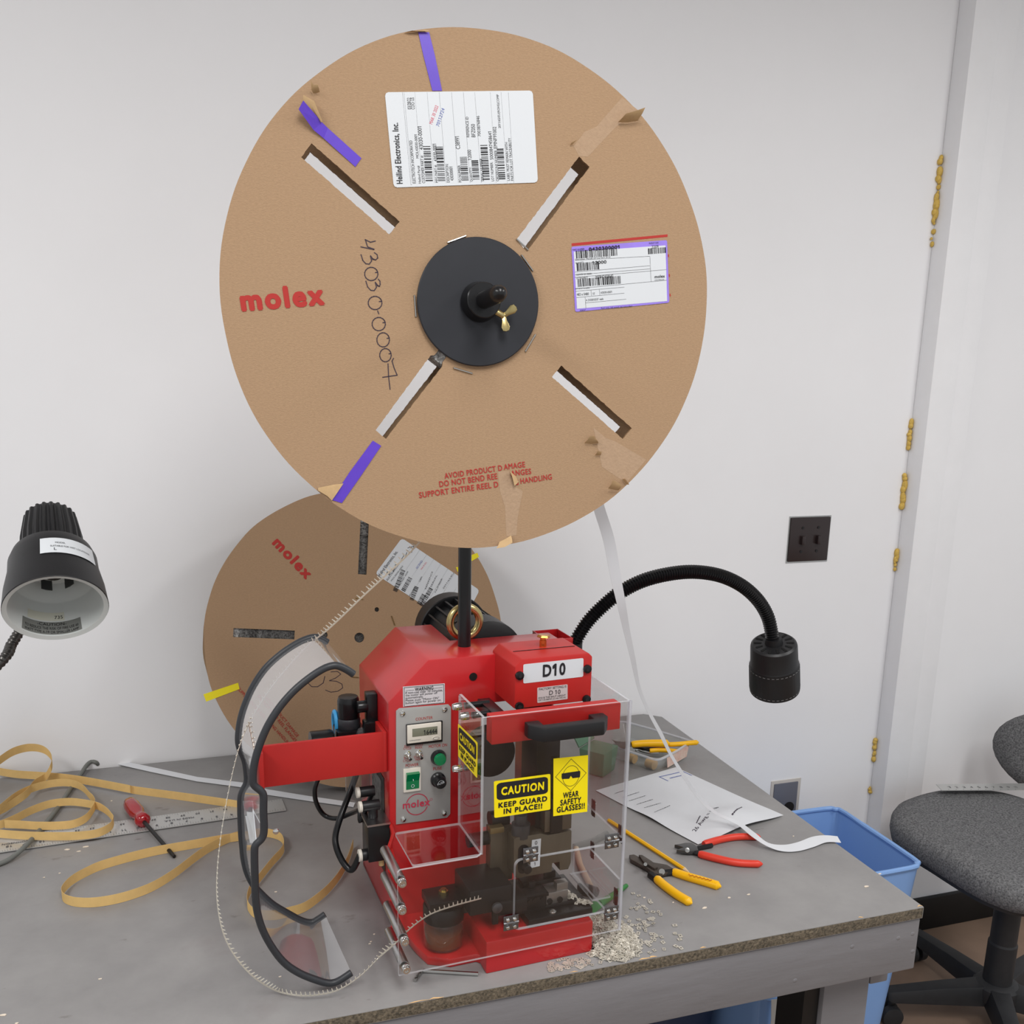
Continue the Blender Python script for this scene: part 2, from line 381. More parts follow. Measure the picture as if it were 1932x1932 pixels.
# corner post: two painted strips, one a little prouder than the other
tr = struct('trim_1', MB().box(1.737, 1.812, YW-.055, YW, 0, CEIL), POSTP, bevel=.004)
obj('trim_strip', MB().box(1.812, 1.875, YW-.046, YW, 0, CEIL), POSTP, tr, bevel=.004)
rnd = random.Random(3)
ZW = zc(1500, 0, 1.932); ZV = zc(1440, 900, 1.872)
for pts in ([ZW(525, 570), ZW(518, 640), ZW(508, 700), ZW(498, 760), ZW(492, 830), ZW(488, 890)], [ZW(412, 1530), ZW(405, 1590), ZW(395, 1640)], [ZW(386, 1720), ZW(380, 1790), ZW(374, 1860)],
            [ZV(485, 0), ZV(478, 60), ZV(474, 110)], [ZV(447, 260), ZV(446, 290), ZV(448, 330)], [ZV(378, 930), ZV(372, 960), ZV(367, 1000)], [ZV(360, 1100), ZV(358, 1115)]):
    fb = MB()
    q = [ony(p, YW-.004) for p in pts]
    for a, b in zip(q, q[1:]):
        for j in range(4):
            c = a.lerp(b, (j+rnd.random())/4); c.x = 1.733+rnd.uniform(-.003, .002); fb.ball(c, rnd.uniform(.003, .0085), 10, sc=(rnd.uniform(.7, 1), 1, rnd.uniform(.8, 1.8)))
    obj('foam_bead', fb, FOAM, tr)
# wall switch and socket
def plate_px(px4, y): return [ony(p, y) for p in px4]
c = ony((1525, 1017), YW); sw = wthing('light_switch_plate', 'dark brown double light switch plate on the white wall', 'switch', (c.x, YW, c.z-.057))
wpart('cover_plate', MB().box(c.x-.058, c.x+.058, YW-.006, YW, c.z-.056, c.z+.056), PLATEB, sw, bevel=.003)
for dx in (-.023, .023):
    wpart('toggle', MB().box(c.x+dx-.005, c.x+dx+.005, YW-.016, YW-.004, c.z-.012, c.z+.010), PLATEB, sw, bevel=.002)
    for dz in (.03, -.03): wpart('screw', MB().cyl((c.x+dx, YW-.0075, c.z+dz), (c.x+dx, YW-.005, c.z+dz), .0035, n=12), DKM, sw)
wpart('edge_trim', MB().box(c.x-.061, c.x+.061, YW-.002, YW, c.z-.059, c.z+.059), STL, sw)
c = ony((1480, 1503), YW); so = wthing('wall_socket', 'recessed grey wall socket low on the wall behind the bench edge', 'socket', (c.x, YW, c.z-.05))
wpart('frame', MB().box(c.x-.046, c.x+.046, YW-.003, YW, c.z-.06, c.z+.05), pm('frame_cream', (196, 190, 184), .6), so, bevel=.002)
wpart('cover', MB().box(c.x-.038, c.x+.036, YW-.006, YW-.002, c.z-.06, c.z+.042), pm('socket_grey', (104, 106, 116), .4), so, bevel=.002)
wpart('opening', MB().cyl((c.x+.012, YW-.0075, c.z-.03), (c.x+.012, YW-.005, c.z-.03), .016), BLK, so)

# ================================================================== WORKBENCH
X1, Y0, Y1 = 1.0575, 1.080, 2.016
XL = -1.5
wb = wthing('workbench', 'grey painted workbench with raw chipboard front edge', 'workbench', ((XL+X1)/2, (Y0+Y1)/2, 0))
tp = MB(); n = 60
outline = [(XL, Y0), (X1, Y0), (X1, Y1-.03), (X1-.035, Y1), (XL, Y1)]
tp.prism([V((x, y, TZ-.02)) for x, y in outline], [V((x, y, TZ)) for x, y in outline], 0, 1)
wtop = wpart('tabletop', tp, [BENCH, CHIP], wb, bevel=.0012)
rnd = random.Random(11)
def sliver(px, L, mat=WOODC, nm='bare_chip'):
    p = tab(px, .0005); m = MB(); 
    A = [p+V((L*t, rnd.uniform(-.001, .001)-.0008, 0)) for t in (0, .3, .6, 1)]; B = [a+V((0, .003*rnd.uniform(.3, 1), 0)) for a in A]
    B[0] = A[0]+V((0, .0004, 0)); B[-1] = A[-1]+V((0, .0004, 0))
    m.strip(A, B); 
    inv = wb.matrix_world.inverted(); m.v = [inv @ q for q in m.v]
    return obj(nm, m, mat, wtop)
for x, L in ((770, .03), (810, .02), (1075, .012), (1205, .02), (1225, .012), (1320, .01), (1620, .008), (1730, .01)):
    a = onz((x, 1710+.1904*(1742-x)), TZ); sliver((x, 1710+.1904*(1742-x)-2.2), L)
wpart('front_apron', MB().box(XL, X1-.001, Y0+.003, Y0+.041, TZ-.112, TZ-.022), APR, wb, bevel=.003)
wpart('side_apron', MB().box(X1-.045, X1-.007, Y0+.145, Y1-.15, TZ-.112, TZ-.022), APR, wb, bevel=.003)
wpart('back_rail', MB().box(XL, X1-.06, Y1-.05, Y1-.012, TZ-.112, TZ-.022), APR, wb, bevel=.003)
lx0, lx1 = .925, 1.014
for y in (Y0+.05, Y1-.14):
    wpart('leg', MB().box(lx0, lx1, y, y+.089, 0, TZ-.02), APR, wb, bevel=.004)
    wpart('leg', MB().box(XL+.08, XL+.17, y, y+.089, 0, TZ-.02), APR, wb, bevel=.004)
wpart('leg_brace', MB().box(lx1+.001, lx1+.036, Y0+.05, Y0+.09, TZ-.165, TZ-.022), APR, wb, bevel=.003)
wpart('leg_trim', MB().box(lx0-.03, lx0-.001, Y0+.06, Y0+.13, 0, TZ-.022), BBM, wb)
for px in ((1695, 1770), (1722, 1762), (1722, 1795), (1500, 1850), (1608, 1786)):
    q = FWd.hit(px, 1, Y0+.003); wpart('nail_head', MB().ball((q.x, Y0+.0035, q.z), .0042, 8, sc=(1.2, .25, 1)), APR, wb)

# ================================================================== CRIMPING PRESS
pr = thing('crimping_press', 'red bench crimping press with clear guard and control panel', 'press', FM.mat())
def mp(name, mb, mat, **k): return obj(name, mb, mat, pr, **k)
def hv(px, v): return FM.hit(px, 1, v)
def hu(px, u): return FM.hit(px, 0, u)
def hw(px, w): return FM.hit(px, 2, w)
UL, VF, VB, WT = -.0945, .160, .355, .410
# body: one casting - box with a cut-off shoulder, head bridge reaching right over the throat
VM = .252
_c = {'p0': (UL, 0), 'a': (.046, 0), 'b': (.046, .335), 'c': (.19, .335), 'd': (.19, WT), 'e': (.026, WT), 'p3': (-.0355, WT), 'p4': (UL, .3525), 'p1': (.026, 0)}
_m = MB(); _ix = {}
def _p(k, lv):
    if (k, lv) not in _ix: _ix[(k, lv)] = len(_m.v); _m.v.append(V((_c[k][0], {'F': VF, 'M': VM, 'B': VB}[lv], _c[k][1])))
    return _ix[(k, lv)]
for fc in ('p0F aF bF cF dF p3F p4F', 'p0F aF aM p1M p1B p0B', 'aF bF bM aM', 'bF cF cM bM', 'cF dF dM cM', 'dF dM eM eB p3B p3F', 'p3F p3B p4B p4F', 'p4F p4B p0B p0F', 'aM bM cM dM eM p1M', 'p1M eM eB p1B', 'p1B eB p3B p4B p0B'):
    _m.f.append(tuple(_p(t[:-1], t[-1]) for t in fc.split())); _m.m.append(0)
body = mp('body', _m, RED, bevel=.003)
# bolt pocket / hole in the face
hq = hv(Z1(775, 455), VF)
sub('bolt_hole', MB().cyl((hq.x, VF-.001, hq.z), (hq.x, VF+.002, hq.z), .006), DKM, body)
sub('side_recess', MB().box(UL-.0008, UL, VF+.03, VF+.11, .07, .225), BLKS, body)
sub('rating_plate', MB().box(UL-.0016, UL-.0006, VF+.045, VF+.105, .165, .215), pm('rating_plate_grey', (150, 150, 150), .4, col2=(50, 50, 52), scale=90), body)
# right pillar, base
mp('rear_pillar', MB().box(.135, .162, .16, .25, .04, .34), RED, bevel=.003)
mp('base_block', MB().box(0, .162, 0, .33, 0, .049), RED, bevel=.0025)
foot = [(UL, VF)] + [tuple(hw(p, 0).xy) for p in ((752, 1763), (770, 1782), (784, 1800), (806, 1821), (850, 1826), (898, 1816))] + [(.004, .02), (.004, VB), (UL, VB)]
mp('base_foot', MB().prism([V((u, v, 0)) for u, v in foot], [V((u, v, .014)) for u, v in foot]), RED, bevel=.003)
# head box
HV = .080; b0 = hv(Z1(1040, 350), HV); b1 = hv(Z1(1527, 300), HV)
HU0, HU1, HT, HB = b0.x, b1.x, b0.z, .352
hp = [(HU0, HB), (HU1, HB), (HU1, HT-.006), (HU1-.006, HT), (HU0+.010, HT), (HU0, HT-.010)]
head = mp('head_box', MB().prism([V((u, HV, w)) for u, w in hp], [V((u, VF+.012, w-.001)) for u, w in hp]), RED2, bevel=.002)
sub('lid_seam', MB().box(HU0+.012, HU1-.01, .1195, .1205, HT-.0008, HT+.0004), DKM, head)
PH = Pl(FM, 1, HV)
for p in (Z1(1065, 447), Z1(1490, 405), Z1(1063, 640), Z1(1485, 595)):
    q = hv(p, HV); s_ = sub('socket_bolt', MB().cyl((q.x, HV-.004, q.z), (q.x, HV+.002, q.z), .0062, n=18), BLKS, head, bevel=.001)
    mbx = MB().cyl((q.x, HV-.0045, q.z), (q.x, HV-.0035, q.z), .003, n=6); sub('bolt_socket', mbx, INK, head)
def label_rect(name, pl, px4, mat, parent, t=.0004, r=.002):
    q = [pl.p2(p) for p in px4]; c = sum(q, V((0, 0)))/4
    out = []
    for i in range(4):
        a, b, d = q[i-1], q[i], q[(i+1) % 4]; u1 = (a-b).normalized(); u2 = (d-b).normalized()
        out += [b+u1*r, b+(u1+u2)*r*.3, b+u2*r]
    mb = MB().prism([pl.p3(p, 0) for p in out], [pl.p3(p, t) for p in out])
    return sub(name, mb, mat, parent, smooth=False)
lb = label_rect('number_label', PH, (Z1(1090, 378), Z1(1468, 338), Z1(1466, 455), Z1(1090, 498)), WHT, head)
sub('lettering', MB().text(PH, 'D10', Z1(1211, 458), Z1(1353, 443), .0185, .05, .0008), INK, lb.parent)
label2 = label_rect('setting_label', PH, (Z1(1178, 525), Z1(1368, 503), Z1(1368, 595), Z1(1178, 620)), pm('grey_label', (196, 186, 186), .5), head, r=.001)
m = MB().text(PH, 'FACTORY SETTING IS', Z1(1188, 541), Z1(1360, 522), .0034, 0, .0008).text(PH, 'D 10', Z1(1252, 570), Z1(1322, 562), .0066, 0, .0008)
m.text(PH, 'D10 IS THE SHUT HEIGHT', Z1(1185, 595), Z1(1355, 575), .0026, 0, .0008).text(PH, 'OF 135.80MM (5.346 INCH)', Z1(1185, 610), Z1(1355, 590), .0026, 0, .0008)
sub('lettering', m, INK, head)
q = hw(Z1(1213, 262), HT)
mp('oil_cap', MB().lathe([(.0055, -.001), (.0055, .009), (.0045, .0095), (.0045, .012)], (q.x, q.y, HT), (0, 0, 1), 8).lathe([(.009, .0125), (.010, .0135), (.0085, .0165)], (q.x, q.y, HT), (.08, .03, 1), 6), BRASS)
# control panel
PV = VF-.002; PP = Pl(FM, 1, PV)
pq = [PP.p2(p) for p in (Z1(310, 655), Z1(620, 630), Z1(637, 648), Z1(632, 1318), Z1(612, 1342), Z1(291, 1385), Z1(291, 672))]
pan = mp('control_panel', MB().prism([V((p.x, VF, p.y)) for p in pq], [V((p.x, PV, p.y)) for p in pq]), PANEL, bevel=.0006)
def pv(p): return hv(p, PV)
for p in (ZP(140, 400), ZP(708, 345), ZP(150, 1830), ZP(703, 1748)):
    q = pv(p); s_ = sub('panel_screw', MB().lathe([(.0042, 0), (.0036, .002), (.0015, .0031)], (q.x, PV, q.z), (0, -1, 0), 16), CHR, pan)
T = lambda s, a, b, h, bold=.0: sub('panel_caption', MB().text(PP, s, ZP(*a), ZP(*b), h, bold, .0005), PRINT, pan)
T('COUNTER', (315, 497), (545, 472), .0042); T('FULL', (165, 860), (235, 850), .0035); T('CYCLE', (150, 890), (255, 882), .0035)
T('SINGLE', (305, 843), (415, 830), .0035); T('INDEX', (308, 880), (405, 870), .0035); T('MOTOR ON', (493, 868), (738, 842), .0046)
T('SPLIT', (155, 1018), (240, 1010), .0035); T('CYCLE', (145, 1057), (252, 1048), .0035); T('DOUBLE', (295, 1005), (415, 990), .0035); T('INDEX', (312, 1038), (402, 1026), .0035)
T('POWER', (180, 1127), (355, 1107), .0046); T('FUSE', (552, 1170), (668, 1155), .0046)
m = MB(); T = lambda s, a, b, h, bold=.0: m.text(PP, s, ZP(*a), ZP(*b), h, bold, .0005)
T('molex', (142, 1690), (508, 1640), .0115, .03)
cc = PP.p2(ZP(335, 1628)); rr = (PP.p2(ZP(480, 1610))-cc).length
pts = [(cc.x+rr*cos(t), cc.y+rr*sin(t)) for t in [radians(8+155*i/20) for i in range(21)]]; m.line(PP, pts, .0013, .0004, px=False)
pts = [(cc.x+rr*cos(t), cc.y+rr*sin(t)) for t in [radians(198+142*i/20) for i in range(21)]]; m.line(PP, pts, .0013, .0004, px=False)
c2 = PP.p2(ZP(525, 1560)); m.line(PP, [(c2.x+.0018*cos(t), c2.y+.0018*sin(t)) for t in [2*pi*i/10 for i in range(10)]], .0004, .0004, px=False, closed=True)
sub('maker_logo', m, pm('logo_red', (186, 48, 74), .5), pan)
# counter
def fbox(name, par, mat, v0, dep, a, b, bevel=.0008):
    p = hv(a, v0); q = hv(b, v0); return sub(name, MB().box(min(p.x, q.x), max(p.x, q.x), v0, v0+dep, min(p.z, q.z), max(p.z, q.z)), mat, par, bevel=bevel)
cn = fbox('counter', pan, IVORY, PV-.006, .006, ZP(205, 572), ZP(665, 758), .001)
PC = Pl(FM, 1, PV-.006)
def cbox(name, a, b, mat, v0, dep): return fbox(name, pan, mat, v0, dep, a, b, .0002)
cbox('counter_window', ZP(272, 612), ZP(612, 680), LCD, PV-.0064, .001)
sub('counter_digits', MB().text(PC, '16444', ZP(425, 690), ZP(603, 668), .0075, 0, .0009), INK, pan)
cq = PC.p2(ZP(590, 732)); sub('reset_button', MB().prism([PC.p3((cq.x+.0055*cos(t), cq.y+.0026*sin(t)), 0) for t in [2*pi*i/18 for i in range(18)]], [PC.p3((cq.x+.0055*cos(t), cq.y+.0026*sin(t)), .001) for t in [2*pi*i/18 for i in range(18)]]), IVORY, pan)
sub('button_ring', MB().line(PC, [(cq.x+.0045*cos(t), cq.y+.0019*sin(t)) for t in [2*pi*i/18 for i in range(18)]], .0005, .0012, px=False, closed=True).text(PC, 'counter', ZP(235, 775), ZP(390, 758), .0016, 0, .0004), INKG, pan)
sub('counter_gasket', MB().box(*[f for f in (lambda p, q: (p.x-.0015, q.x+.001, PV-.003, PV, q.z-.001, p.z+.0015))(hv(ZP(198, 560), PV), hv(ZP(663, 765), PV))]), BLKS, pan)
for p in (ZP(205, 952), ZP(355, 935)):
    q = pv(p); sub('toggle_switch', MB().lathe([(.0052, 0), (.0052, .0016), (.0036, .0022), (.0034, .006), (.0015, .0062)], (q.x, PV, q.z), (0, -1, 0), 12).tube([(q.x, PV-.005, q.z), (q.x+.001, PV-.014, q.z-.003)], [.0013, .0024], 10), CHR, pan)
q = pv(ZP(622, 992)); sub('motor_button_ring', MB().lathe([(.0118, 0), (.0118, .002), (.0100, .008), (.0092, .008)], (q.x, PV, q.z), (0, -1, 0), 28), BLKS, pan)
sub('motor_button', MB().lathe([(.0092, .0), (.0092, .0105), (.008, .0122), (.003, .0126)], (q.x, PV, q.z), (0, -1, 0), 28), GRN, pan)
q = pv(ZP(615, 1290)); sub('fuse_holder', MB().lathe([(.0112, 0), (.0112, .004), (.0092, .006), (.0086, .016), (.0078, .017), (.002, .017)], (q.x, PV, q.z), (0, -1, 0), 28), BLKS, pan)
PFu = Pl(FM, 1, PV-.017); sub('fuse_mark', MB().text(PFu, 'FUSE', (q.x-.005, q.z-.002), (q.x+.005, q.z+.001), .003, 0, .0004, px=False).line(PFu, [(q.x+.005*cos(t), q.z+.005*sin(t)) for t in [radians(20+8*i) for i in range(18)]], .0005, .0004, px=False), WHT, pan)
fbox('power_bezel', pan, IVORY, PV-.003, .003, ZP(152, 1158), ZP(388, 1442), .001)
p = hv(ZP(186, 1205), PV-.003); q = hv(ZP(362, 1408), PV-.003)
sub('power_rocker', MB().prism([V((p.x, PV-.003, p.z)), V((p.x, PV-.009, p.z-.001)), V((p.x, PV-.0045, (p.z+q.z)/2)), V((p.x, PV-.0035, q.z)), V((p.x, PV, q.z)), V((p.x, PV, p.z))], [V((q.x, PV-.003, p.z)), V((q.x, PV-.009, p.z-.001)), V((q.x, PV-.0045, (p.z+q.z)/2)), V((q.x, PV-.0035, q.z)), V((q.x, PV, q.z)), V((q.x, PV, p.z))]), GRN, pan, smooth=False)
PR_ = Pl(FM, 1, PV-.0048); cq = PR_.p2(ZP(278, 1380))
sub('rocker_mark', MB().line(PR_, [(cq.x+.0022*cos(t), cq.y+.0022*sin(t)) for t in [2*pi*i/14 for i in range(14)]], .0007, .0003, px=False, closed=True).line(Pl(FM, 1, PV-.0065), [ZP(283, 1288), ZP(286, 1310)], .0008, .0003), WHT, pan)
# warning label on the shoulder
PB = Pl(FM, 1, VF)
label_rect('warning_label', PB, (Z1(333, 518), Z1(596, 497), Z1(597, 620), Z1(335, 645)), pm('silver_label', (206, 202, 206), .4), body, r=.0005)
m = MB(); T = lambda s, a, b, h, bold=.0: m.text(PB, s, ZP(*a), ZP(*b), h, bold, .0008)
T('WARNING', (305, 98), (553, 75), .0055, .02); T('If non-use over 10 minutes,', (178, 143), (680, 103), .0042); T('the motor will power off', (178, 180), (607, 143), .0042)
T('automatically.', (178, 214), (420, 192), .0042); T('Please push "Motor ON"', (178, 248), (630, 210), .0042); T('button again for power on.', (178, 284), (660, 240), .0045)
m.line(PB, [ZP(160, 50), ZP(693, 8), ZP(695, 252), ZP(162, 305)], .0006, .0008, closed=True); m.line(PB, [ZP(180, 92), ZP(295, 83)], .0004, .0008); m.line(PB, [ZP(560, 60), ZP(675, 48)], .0004, .0008)
sub('warning_lettering', m, INK, body)
# red arm to the wire chute
AV = .168
arm = mp('feed_arm', MB().box(-.272, UL-.004, AV, AV+.006, .2445, .3055), RED2, bevel=.0015)
sub('arm_tab', MB().box(-.101, UL-.0002, AV, AV+.05, .2445, .3055), RED2, arm, bevel=.0015)
q = hv((697, 1358), AV+.06)
mp('side_bracket', MB().box(UL-.016, UL-.0003, .225, .245, .285, .345).cyl((UL-.03, .232, .325), (UL-.014, .232, .325), .009).box(UL-.022, UL-.0003, .215, .235, .255, .305), BLKS, bevel=.002)
# ---- guard
GL, GR, GT, GB, GLL, WL = -.0105, .2045, .3775, .029, -.1245, .1825
def rr_loop(x0, x1, y0, y1, r=.006, n=4, corners=(1, 1, 1, 1)):
    out = []
    for (cx, cy, a0), on in zip(((x1-r, y1-r, 0), (x0+r, y1-r, 90), (x0+r, y0+r, 180), (x1-r, y0+r, 270)), corners):
        if on: out += [(cx+r*cos(radians(a0+90*i/n)), cy+r*sin(radians(a0+90*i/n))) for i in range(n+1)]
        else: out.append((cx+r*(1 if cx > (x0+x1)/2 else -1), cy+r*(1 if cy > (y0+y1)/2 else -1)))
    return out
frontfn = lambda p: V((p.x, -.0035-p.z, p.y))
out = [(GLL, GB), (GR, GB), (GR, GT), (GL, GT), (GL, WL+.004), (GL-.006, WL), (GLL+.003, WL), (GLL, WL-.003)]
gd = mp('guard', MB().plate([out, rr_loop(.0375, .2025, .062, .1685, .009, 5, (0, 1, 1, 0))], .0036, frontfn, 0, 1), [PLEX, EDGE], smooth=False, flip=False)
G = lambda name, mb, mat=None, **k: sub(name, mb, mat or [PLEX, EDGE], gd, **{**dict(smooth=False), **k})
G('guard_door', MB().plate([rr_loop(.0390, .2010, .0635, .1670, .009, 5, (0, 1, 1, 0))], .003, lambda p: V((p.x, -.0035-p.z, p.y)), 0, 1), flip=False)
sidefn = lambda u: (lambda p: V((u+p.z, p.x, p.y)))
G('guard_left_side', MB().plate([[(.0, WL), (.097, WL), (.097, GT-.003), (.094, GT), (0, GT)]], .0036, sidefn(GL+.0018), 0, 1), flip=False)
G('guard_ledge', MB().plate([rr_loop(-.103, GL+.002, 0, .096, .004)], .0036, lambda p: V((p.x, p.y, WL+p.z)), 0, 1), flip=False)
G('guard_right_side', MB().plate([[(0, .172), (.02, .172), (.112, .172), (.116, .176), (.116, GT), (0, GT)]], .0036, sidefn(GR-.0025), 0, 1), flip=False)
G('guard_right_lower', MB().plate([[(0, .036), (.155, .036), (.155, .072), (.105, .107), (0, .107)]], .0036, sidefn(GR-.0025), 0, 1), flip=False)
G('guard_right_ledge', MB().plate([[(GR-.035, .02), (GR-.006, .02), (GR-.006, .10), (GR-.035, .10)]], .003, lambda p: V((p.x, p.y, .069+p.z)), 0, 1), flip=False)
G('corner_joint', MB().tube([(GR-.0018, -.0035, GB), (GR-.0018, -.0035, GT)], .0024, 8), EDGE, flip=True)
# stand-offs
for p in (Z1(325, 1745), Z1(325, 1915), Z2(330, 945), Z2(338, 1115)):
    q = hv(p, -.006)
    m = MB().cyl((q.x, -.001, q.z), (q.x, .086, q.z), .0068, n=20)
    so_ = mp('standoff', m, ALU, bevel=.001)
    sub('standoff_screw', MB().lathe([(.0062, .006), (.0062, .0075), (.0055, .0078), (.0055, .012), (.0048, .013), (.0026, .013), (.0026, .0115), (.0005, .0115)], (q.x, 0, q.z), (0, -1, 0), 18), CHR, so_)
# tabs that carry the stand-offs at the press side
    mp('standoff_stud', MB().tube([(q.x+.004, .083, q.z), (UL-.002, .13, q.z-.002), (UL+.002, VF+.004, q.z-.002)], .0028, 8), RED2)
for p, u2 in ((Z1(700, 640), .03), (Z1(745, 700), .02), (Z1(700, 1030), .02)):
    q = hu(p, GL)
    r_ = mp('guard_rod', MB().cyl((GL+.005, q.y, q.z), (u2, q.y, q.z), .0045), BLKS)
    sub('rod_cap', MB().lathe([(.0055, 0), (.0055, .008), (.0045, .012), (.002, .012)], (GL, q.y, q.z), (-1, 0, 0), 16), CHR, r_)
mp('guard_bracket', MB().box(.018, .036, .005, .10, .352, .366), BLKS, bevel=.001)
# red cross bar behind the sheet and its handle
mp('guard_bar', MB().box(.003, .190, -.0008, .020, .337, .3745), RED2, bevel=.0015)
hz0, hz1 = .3475, .3665
hd = [(.046, -.0065), (.046, -.020), (.060, -.040), (.146, -.040), (.160, -.022), (.160, -.0065), (.138, -.0065), (.138, -.024), (.066, -.024), (.066, -.0065)]
mp('guard_handle', MB().prism([V((u, v, hz0)) for u, v in hd], [V((u, v, hz1)) for u, v in hd]), BLK, bevel=.002)
# hinges
def hinge(p, pl_v=-.0062, wd=.011, ht=.011, mat=None):
    q = hv(p, pl_v); o = sub('hinge', MB().box(q.x-wd, q.x+wd, pl_v-.0012, pl_v, q.z-ht, q.z+ht).cyl((q.x-wd, pl_v-.001, q.z), (q.x+wd, pl_v-.001, q.z), .0022, n=10), mat or pm('hinge_steel', (120, 120, 122), .25, metal=.9), gd, bevel=.0006)
    for du, dw in ((-.005, .005), (.005, .005), (.005, -.006), (-.005, -.006)): sub('hinge_screw', MB().lathe([(.0032, 0), (.0026, .0018), (.001, .0024)], (q.x+du, pl_v-.0012, q.z+dw), (0, -1, 0), 12), CHR, gd)
for p in (ZA(800, 295), ZA(1672, 150), ZA(590, 1025), ZA(1665, 925)): hinge(p)
HD = pm('hinge_dark', (52, 30, 30), .3, metal=.6)
for v, w0 in ((.100, .1725), (.098, .104), (.012, .172), (.016, .07)):
    sub('side_hinge', MB().box(GR, GR+.0014, v-.006, v+.006, w0-.013, w0+.013).cyl((GR+.001, v, w0-.013), (GR+.001, v, w0+.013), .002, n=10), HD, gd, bevel=.0005)
    for dv in (-.004, .004):
        for dw in (-.008, .008): sub('hinge_screw', MB().lathe([(.002, 0), (.0015, .0015), (.0005, .0018)], (GR+.0014, v+dv, w0+dw), (1, 0, 0), 8), CHR, gd)
# stickers on the guard
PG = Pl(FM, 1, -.0062)
def caution(pl, c4, parent, zf):
    q = [pl.p2(p) for p in c4]
    bil = lambda s, t: (q[0]*(1-s)+q[1]*s)*(1-t)+(q[3]*(1-s)+q[2]*s)*t       # s right, t down
    def rect(s0, s1, t0, t1, r, e, mb):
        pts = rr_loop(s0, s1, t0, t1, r); mb.add([pl.p3(bil(a, b), e) for a, b in pts], [tuple(range(len(pts)))])
    m0 = MB(); pts = rr_loop(0, 1, 0, 1, .03)
    m0.prism([pl.p3(bil(a, b), 0) for a, b in pts], [pl.p3(bil(a, b), .0003) for a, b in pts]); sub('caution_sticker', m0, YEL, parent, smooth=False)
    m1 = MB(); rect(.045, .955, .06, .53, .08, .0005, m1)
    H = (q[3]-q[0]).length
    tx = lambda mb, s, s0, s1, t, h, e: mb.text(pl, s, bil(s0, t), bil(s1, t), h*H, .07, e, px=False)
    tx(m1, 'KEEP GUARD', .07, .94, .745, .15, .0005); tx(m1, 'IN PLACE!!', .16, .85, .93, .15, .0005)
    sub('sticker_lettering', m1, INK, parent, smooth=False)
    m2 = MB(); tx(m2, 'CAUTION', .12, .88, .41, .23, .0008); sub('sticker_heading', m2, YEL, parent, smooth=False)
caution(PG, (Z1(905, 1113), Z1(1260, 1066), Z1(1260, 1290), Z1(908, 1343)), gd, 1)
caution(Pl(FM, 0, GL), (Z1(681, 750), Z1(803, 870), Z1(800, 1093), Z1(682, 955)), gd, 1)
q4 = [PG.p2(p) for p in (Z1(1280, 970), Z1(1497, 948), Z1(1492, 1303), Z1(1278, 1332))]
m0 = MB().prism([PG.p3(p, 0) for p in q4], [PG.p3(p, .0003) for p in q4]); sub('goggles_sticker', m0, YEL, gd, smooth=False)
m1 = MB(); m1.line(PG, [ZS(1142, 268), ZS(1325, 438), ZS(1138, 655), ZS(952, 488)], .0006, .0005, closed=True)
cq = PG.p2(ZS(1140, 475)); m1.line(PG, [(cq.x+.0122*cos(t), cq.y+.0148*sin(t)) for t in [2*pi*i/30 for i in range(30)]], .0006, .0005, px=False, closed=True)
m1.quad(PG, [ZS(1028, 445), ZS(1250, 412), ZS(1253, 440), ZS(1248, 490), ZS(1160, 502), ZS(1138, 472), ZS(1118, 508), ZS(1032, 512), ZS(1025, 490)], .0006)
m1.text(PG, 'WEAR', ZS(1042, 750), ZS(1232, 722), .0088, .06, .0005).text(PG, 'SAFETY', ZS(1008, 838), ZS(1262, 800), .0088, .06, .0005).text(PG, 'GLASSES!!', ZS(965, 925), ZS(1306, 870), .0088, .06, .0005)
sub('sticker_lettering', m1, INK, gd, smooth=False)
# ---- eye bolt, motor
ec = hv((877, 1173), .25)
m = MB().tube([(ec.x+.0235*cos(t), .25, ec.z+.0235*sin(t)) for t in [2*pi*i/40 for i in range(40)]], .0062, 12, closed=True).cyl((ec.x, .25, WT-.002), (ec.x, .25, ec.z-.021), .011, .007)
mp('eye_bolt', m, GALV)
MU, MW = .093, .371
m = MB().lathe([(.048, .262), (.060, .268), (.060, .318), (.054, .326)], (MU, 0, MW), (0, 1, 0), 40)
mp('motor_front_bell', m, BLK, ang=30)
m = MB().cyl((MU, .32, MW), (MU, .455, MW), .049, n=32)
mot = mp('motor_body', m, BLK)
fin = MB().box(-.0015, .0015, .326, .44, .047, .0585); fme = None
for k in range(20):
    a = 2*pi*k/20; f_ = MB(); M_ = Matrix.Translation((MU, 0, MW)) @ Matrix.Rotation(a, 4, 'Y')
    f_.box(-.0015, .0015, .326, .44, .047, .0585, M_); sub('cooling_fin', f_, BLK, mot, smooth=False)
mp('motor_fan_cover', MB().lathe([(.061, .44), (.0625, .442), (.0625, .475), (.05, .485), (.01, .486)], (MU, 0, MW), (0, 1, 0), 40), BLK, ang=30)
mp('motor_mount', MB().box(.04, .15, .250, .275, .31, .40), BLK, bevel=.002)
mp('rear_tray', MB().box(.18, .225, .235, .295, .385, .388).box(.18, .225, .235, .237, .385, .402).box(.18, .225, .293, .295, .385, .402).box(.18, .182, .235, .295, .385, .402).box(.223, .225, .235, .295, .385, .402), RED, bevel=.001)
# flywheel seen through the guard
mp('flywheel', MB().lathe([(.02, .0), (.036, .004), (.036, .03), (.028, .034)], (.052, .126, .268), (0, 1, 0), 36), DKM, ang=30)
